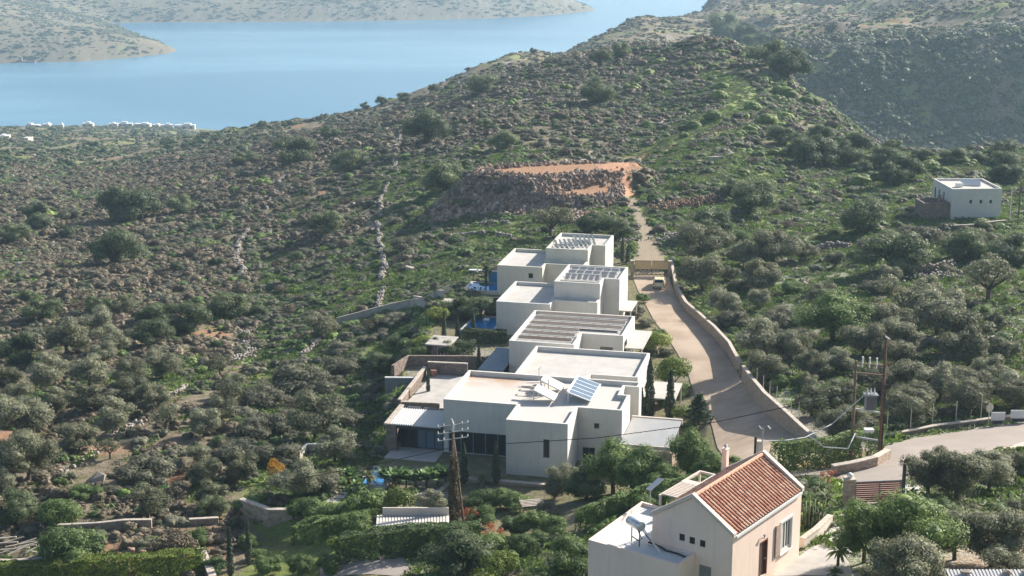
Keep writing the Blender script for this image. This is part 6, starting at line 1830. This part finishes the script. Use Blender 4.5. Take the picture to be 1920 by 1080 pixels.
# ---------------------------------------------------------------- bottom sheds and odds
q = G(772, 992); zc_ = 137.
c4 = [U(707,968,140), U(842,963,141), U(842,986,135.5), U(705,990,135)]
r = empty('garden_shed', (c4[3][0], c4[3][1], hz(c4[3][0], c4[3][1]))); tag(r, 'low shed with cream corrugated roof among the bushes at the bottom', 'shed')
L4 = [np.array(c)-np.array(r.location) for c in c4]; zr = max(1.6, float(np.mean([c[2] for c in L4])))
mb = MB(); n = 24
for k in range(n):
    f0, f1 = k/n, (k+.55)/n; f2 = (k+1)/n
    a0, a1, a2 = [L4[3]*(1-f)+L4[2]*f for f in (f0, f1, f2)]; b0, b1, b2 = [L4[0]*(1-f)+L4[1]*f for f in (f0, f1, f2)]
    up = np.array([0,0,.06])
    mb.hexa([a0,a1,b1,b0,a0+up*2,a1+up*2,b1+up*2,b0+up*2]); mb.hexa([a1,a2,b2,b1,a1+up,a2+up,b2+up,b1+up])
mb.build('roof', M['deck'], r)
mb = MB(); x0, x1 = L4[3][0]+.2, L4[2][0]-.2; y0, y1 = L4[3][1]+.3, L4[0][1]-.2
mb.box(x0,x1,y0,y0+.15,-1,L4[3][2]-.02); mb.box(x0,x1,y1-.15,y1,-1,L4[3][2]-.02); mb.build('wall', M['creamtrim'], r)
q = U(1850, 1074, 88.); r = empty('tin_shed', (q[0], q[1], hz(q[0], q[1]))); tag(r, 'corner of a corrugated tin roof weighted with stones at the bottom right', 'shed')
hr = q[2]-r.location.z
mb = MB()
for k in range(30): mb.hexa([(-2.2+k*.2,-2.5,hr-.5),(-2.2+k*.2+.11,-2.5,hr-.5),(-2.2+k*.2+.11,.3,hr),(-2.2+k*.2,.3,hr),(-2.2+k*.2,-2.5,hr-.42),(-2.2+k*.2+.11,-2.5,hr-.42),(-2.2+k*.2+.11,.3,hr+.08),(-2.2+k*.2,.3,hr+.08)])
mb.hexa([(-2.2,-2.5,hr-.54),(3.8,-2.5,hr-.54),(3.8,.3,hr-.04),(-2.2,.3,hr-.04),(-2.2,-2.5,hr-.5),(3.8,-2.5,hr-.5),(3.8,.3,hr-.001),(-2.2,.3,hr-.001)])
mb.build('roof', M['sheet'], r)
mb = MB(); mb.box(-2,3.6,-.1,.1,-1,hr-.1); mb.build('wall', M['concrete'], r)
for i, xx in enumerate((-1.2, 1.1, 2.2)):
    o = link('roof_stone', rock_mesh(60+i, M['rock'], 2, .6)); o.scale = (.3,.22,.2); o.location = (q[0]+xx, q[1]-.15, q[2]+.13); tag(o, ['left','middle','right'][i]+' stone weighting the corrugated tin roof', 'stone', 'stones on the tin roof')
q = G(1002, 962); r = empty('garden_bench', q, .2); tag(r, 'white slatted garden frame beside the hedge below the nearest villa', 'pergola')
mb = MB()
for k in range(5): mb.box(-1.3,.9,-.8+k*.35,-.62+k*.35,1.0,1.06)
mb.build('slat', M['coping'], r)
for x_, y_ in ((-1.2,-.7),(.8,-.7),(-1.2,.7),(.8,.7)):
    mb = MB(); mb.box(x_-.05,x_+.05,y_-.05,y_+.05,-.3,1.0); mb.build('leg', M['coping'], r)
r.name = 'garden_pergola'
for i in range(16):
    a, b = rb.uniform(2,78), rb.uniform(1022,1064)
    q = G(a, b); L_ = rb.uniform(1.2,3.0); an_ = rb.uniform(-.6,.9)
    mb = MB(); mb.bar((-L_/2,0,.1),(L_/2,0,.1+rb.uniform(0,.5)),.13,.1); o = mb.build('timber_beam', M['coping']); o.location = q+np.array([0,0,.1+i*.05]); o.rotation_euler.z = an_
    tag(o, 'pale timber beam in the loose pile in the bottom left corner', 'beam', 'timber beams piled in the bottom left corner')

# ================================================================ SPECIAL PLANTS
def mesh_from(V, Q, mat, name): return proto_obj(name, V, Q, M[mat])
def cyp_mesh(seed, n=2600):
    rg = np.random.default_rng(seed); z = rg.random(n)**.9; a = rg.uniform(0,6.28,n)
    prof = np.minimum(1, z*7)**.6 * (1-z)**.55 * 1.15
    rad = prof*(.72+.5*noise(a*.95, z*16, seed))*rg.uniform(.7,1.05,n)
    Pn = np.stack([np.cos(a)*rad, np.sin(a)*rad, z], 1); Pn[:,2] = Pn[:,2]*10
    N = np.stack([np.cos(a), np.sin(a), .35*np.ones(n)],1)+rg.normal(size=(n,3))*.45
    V, Q = quads(Pn, N, .38*rg.uniform(.6,1.3,n), .24, rg); V[:,2] /= 10
    return mesh_from(V, Q, 'cypress', 'crown')
CYM = [cyp_mesh(s) for s in (1,2,3)]
tk = MB(); tk.tube([(0,0,-.08),(0,0,.5)], [.18,.1], 7); tkm = bpy.data.meshes.new('trunk'); tkm.from_pydata(tk.v,[],tk.f); tkm.materials.append(M['bark'])
CY = [(1217,783,112,19,'tallest dark cypress between the carport and the white villas'),(1201,784,62,15,'short cypress left of the tallest one behind the carport'),(1256,786,92,19,'slim cypress in front of the yellow-green shrub by the drive'),
 (1130,494,40,9,'small cypress against the shaded wall of the farthest villa'),(1167,492,46,9,'cypress just right of the farthest villa'),(1177,494,34,8,'smaller cypress by the left gate pillar of the drive'),
 (930,908,84,15,'dark cypress at the left corner of the projecting block of the nearest villa'),(870,907,80,15,'dark cypress just right of the ivy-covered pole'),
 (833,638,54,9,'leftmost thin cypress by the middle pool'),(858,642,48,9,'second thin cypress by the middle pool'),(888,638,54,9,'third thin cypress standing in front of the blue pool'),(898,692,46,9,'thin cypress between the stone walls and the slate lean-to'),
 (803,738,48,7,'very thin cypress on the small walled terrace'),(978,694,34,9,'little cypress against the left wall of the middle villa'),(433,1082,100,13,'tall thin cypress left of its brown neighbour at the bottom'),(467,1060,88,12,'brownish thin cypress behind the bottom hedge')]
for i, (a, b, hp, wp, lab) in enumerate(CY):
    q = G(a, b); zc = q[1]*CP-q[2]*SP; r = empty('cypress', q, rb.uniform(0,6)); H_ = hp*zc/F*1.03; W_ = wp*zc/F/2*1.1
    for nm, ms in (('crown', CYM[i%3]), ('trunk', tkm)):
        o = bpy.data.objects.new(nm, ms); COL.objects.link(o); o.parent = r; o.scale = (W_, W_, H_ if nm=='crown' else H_*.5)
    tag(r, lab, 'cypress', 'cypresses round the villas')
def fronds(n, L_, droop, leaf, seed, up=(.1,1.0), wid=.05, sub=14, zoff=0.0, broad=False):
    rg = np.random.default_rng(seed); V, Q = [], []; n0 = 0
    for i in range(n):
        a = rg.uniform(0,6.28); el = rg.uniform(*up); l = L_*rg.uniform(.75,1.1); d = np.array([math.cos(a)*math.cos(el), math.sin(a)*math.cos(el), math.sin(el)])
        side = np.array([-math.sin(a), math.cos(a), 0]); pts = []
        for k in range(sub+1):
            f = k/sub; p = d*l*f + np.array([0,0,-droop*l*f*f]) + np.array([0,0,zoff]); pts.append(p)
        if broad:
            for k in range(sub):
                f0, f1 = k/sub, (k+1)/sub; w0, w1 = [leaf*math.sin(math.pi*min(1,(.12+f*.88)))**.6 if f>.25 else leaf*.08 for f in (f0,f1)]
                V += [pts[k]-side*w0, pts[k]+side*w0, pts[k+1]+side*w1, pts[k+1]-side*w1]; Q.append((n0,n0+1,n0+2,n0+3)); n0 += 4
        else:
            for k in range(2, sub+1):
                f = k/sub; ll = leaf*(1.1-.7*f)
                for s_ in (-1, 1):
                    t_ = pts[k] + side*s_*ll + (pts[k]-pts[k-1])*.9 + np.array([0,0,-ll*.35]); w = (pts[k]-pts[k-1])*.35
                    V += [pts[k]-w, pts[k]+w, t_+w*.3, t_-w*.3]; Q.append((n0,n0+1,n0+2,n0+3)); n0 += 4
    return np.array(V), np.array(Q)
def palm(px, py, hp, wp, lab, trunkf=.6, mat='palm', n=70, seed=1):
    q = G(px, py); zc = q[1]*CP-q[2]*SP; H_ = hp*zc/F; W_ = wp*zc/F/2
    r = empty('palm_tree', q); tag(r, lab, 'palm')
    V, Qd = fronds(n, W_*1.15, .5, W_*.075, seed, up=(-.3,1.4), zoff=H_*trunkf, broad=True, sub=7); np_mesh('fronds', V, Qd, M[mat], r)
    mb = MB(); mb.tube([(0,0,-.3),(0,0,H_*trunkf*.5),(0,0,H_*trunkf)], [W_*.14,W_*.11,W_*.16], 9); mb.build('trunk', M['bark'], r, smooth=True)
palm(911, 536, 62, 40, 'fan-headed palm left of the farthest villa', .62)
palm(905, 908, 42, 46, 'feathery young palm under the nearest villa wall', .2, seed=2)
palm(748, 905, 50, 34, 'short palm among banana plants by the small pool', .3, 'banana', seed=3)
palm(690, 915, 52, 40, 'leaning garden palm left of the small blue pool', .45, 'palm', seed=4)
palm(1550, 945, 48, 58, 'bushy fan palm behind the cactus bed', .25, 'palm', 60, 5)
palm(1571, 1062, 62, 50, 'spiky yucca at the edge of the forecourt', .5, 'citrus', 60, 6)
palm(1566, 1092, 50, 44, 'lower dark yucca beside the forecourt at the bottom', .35, 'green', 60, 7)
for i, (a, b, h_) in enumerate(((722,908,40),(742,912,46),(762,914,48),(780,914,44),(800,914,48),(820,912,50),(835,910,44),(655,905,38),(672,925,34))):
    q = G(a, b); zc = q[1]*CP-q[2]*SP; H_ = h_*zc/F
    r = empty('banana_plant', q); tag(r, ('%s broad-leaved banana plant in the row before the pool house terrace' % ORD[i]) if i < 7 else ('broad-leaved plant left of the small pool, %s' % ('nearer the palm' if i==7 else 'nearer the stone wall')), 'banana plant', 'banana plants')
    if i < 7: r['label'] = 'banana plant before the pool house terrace, %s from the left' % ORD[i]
    V, Qd = fronds(34, H_*.85, .3, H_*.12, 20+i, up=(.55,1.5), sub=7, zoff=H_*.25, broad=True); np_mesh('leaves', V, Qd, M['banana'], r)
    mb = MB(); mb.tube([(0,0,-.2),(0,0,H_*.3)], [.12,.08], 7); mb.build('stem', M['bark'], r)
def conifer(px, py, hp, wp, lab, tiers=9, seed=3, name='norfolk_pine'):
    q = G(px, py); zc = q[1]*CP-q[2]*SP; H_ = hp*zc/F; W_ = wp*zc/F/2; rg = np.random.default_rng(seed)
    r = empty('conifer', q); tag(r, lab, 'conifer'); P_, N_ = [], []
    for t_ in range(tiers):
        z = H_*(.12+.84*t_/tiers); rad = W_*(1-t_/tiers)*1.05+.1; nb = 7
        for k in range(nb):
            a = 6.28*k/nb+t_*.5+rg.uniform(-.15,.15)
            for j in range(34):
                f = rg.random()**.7; P_.append((math.cos(a+rg.normal()*.10)*rad*f, math.sin(a+rg.normal()*.10)*rad*f, z+rad*f*.22+rg.normal()*.05)); N_.append((rg.normal()*.5,rg.normal()*.5,1))
    V, Qd = quads(np.array(P_), np.array(N_), .42, .16, rg); np_mesh('foliage', V, Qd, M['pine'], r)
    mb = MB(); mb.tube([(0,0,-.3),(0,0,H_)], [.13,.03], 7); mb.build('trunk', M['bark'], r)
conifer(1310, 797, 66, 58, 'dark tiered conifer beside the drive right of the cypresses')
conifer(632, 856, 78, 56, 'airy green conifer left of the pool house garden', 8, 5)
# candelabra cactus
q = G(1520, 988); r = empty('cactus', q); tag(r, 'tall green candelabra cactus in the planter beside the bungalow', 'cactus')
mb = MB(); rg = random.Random(4)
for k in range(34):
    a = rg.uniform(0,6.28); d_ = rg.uniform(.05,.95); h_ = rg.uniform(1.0,2.3); x_, y_ = math.cos(a)*d_, math.sin(a)*d_
    mb.tube([(x_*.35,y_*.35,-.2),(x_*.9,y_*.9,.5),(x_*1.05,y_*1.05,h_)], [.07,.075,.05], 6)
mb.build('stems', mat_plain('cactus_green', (0.13,0.16,0.07), .7, var=.3), r, smooth=True)
# hedges
def hedge(pix, h, w, label, mat='green', leaf=.22, dens=330, seed=1, name='hedge'):
    Pn = [G(*p) for p in pix]; rg = np.random.default_rng(seed); PP, NN = [], []; c0 = Pn[0]
    for a, b in zip(Pn, Pn[1:]):
        L_ = np.linalg.norm((b-a)[:2]); n = int(L_*(2*h+w)*dens*.42); f = rg.random(n); d_ = (b-a)[:2]/L_; nn = np.array([-d_[1], d_[0]])
        q = rg.random(n)*(2*h+w); top = (q > h) & (q < h+w)
        off = np.where(q <= h, -w/2, np.where(top, q-h-w/2, w/2)); zz = np.where(q <= h, q, np.where(top, h, 2*h+w-q))
        bump = (noise(f*L_*1.3+a[0], zz*1.3+off, seed)-.5)*.55
        off = off + np.sign(off+1e-6)*bump*(~top) ; zz = zz + bump*top
        X = a[0]+(b[0]-a[0])*f+nn[0]*off; Y = a[1]+(b[1]-a[1])*f+nn[1]*off
        Z = height(X, Y)+zz
        inw = rg.random(n)*.25
        PP.append(np.stack([X,Y,Z],1)-c0); N = np.stack([nn[0]*np.sign(off)*(~top), nn[1]*np.sign(off)*(~top), top*1.0+.3],1); NN.append(N+rg.normal(size=(n,3))*.5)
    PP = np.concatenate(PP); NN = np.concatenate(NN)
    V, Q = quads(PP, NN, leaf*rg.uniform(.6,1.3,len(PP)), leaf*.6, rg)
    o = np_mesh(name, V, Q, M[mat], loc=tuple(c0)); tag(o, label, 'hedge'); return o
hedge([(-15,1092),(120,1088),(250,1080),(385,1072)], 1.9, 1.6, 'long clipped green hedge along the bottom left edge', 'citrus', seed=2)
hedge([(640,1052),(720,1044),(800,1036),(900,1030)], 2.4, 2.2, 'dark thick hedge behind the lower road at the bottom', 'green', seed=3)
hedge([(1450,884),(1500,880),(1560,872),(1600,864),(1636,852)], 2.6, 2.4, 'tall dark hedge between the drive end and the bungalow', 'green', seed=4)
hedge([(560,1015),(620,1010),(690,1000)], 1.9, 2.2, 'dark hedge in front of the brown garden walls', 'green', seed=5)
hedge([(1085,1000),(1140,978),(1200,960),(1262,938)], 2.0, 2.0, 'dark hedge behind the bungalow annex', 'green', seed=6)
hedge([(868,640),(905,642),(950,642)], 1.6, 1.6, 'dark hedge between the blue pool and the hut below it', 'dense', seed=7)
hedge([(790,668),(840,662),(890,664)], 1.5, 2.0, 'dark hedge above the long dark stone wall by the pools', 'dense', seed=8)
hedge([(1260,742),(1290,745)], 1.2, 1.6, 'low hedge in the bed by the drive', 'green', seed=9)
cover()
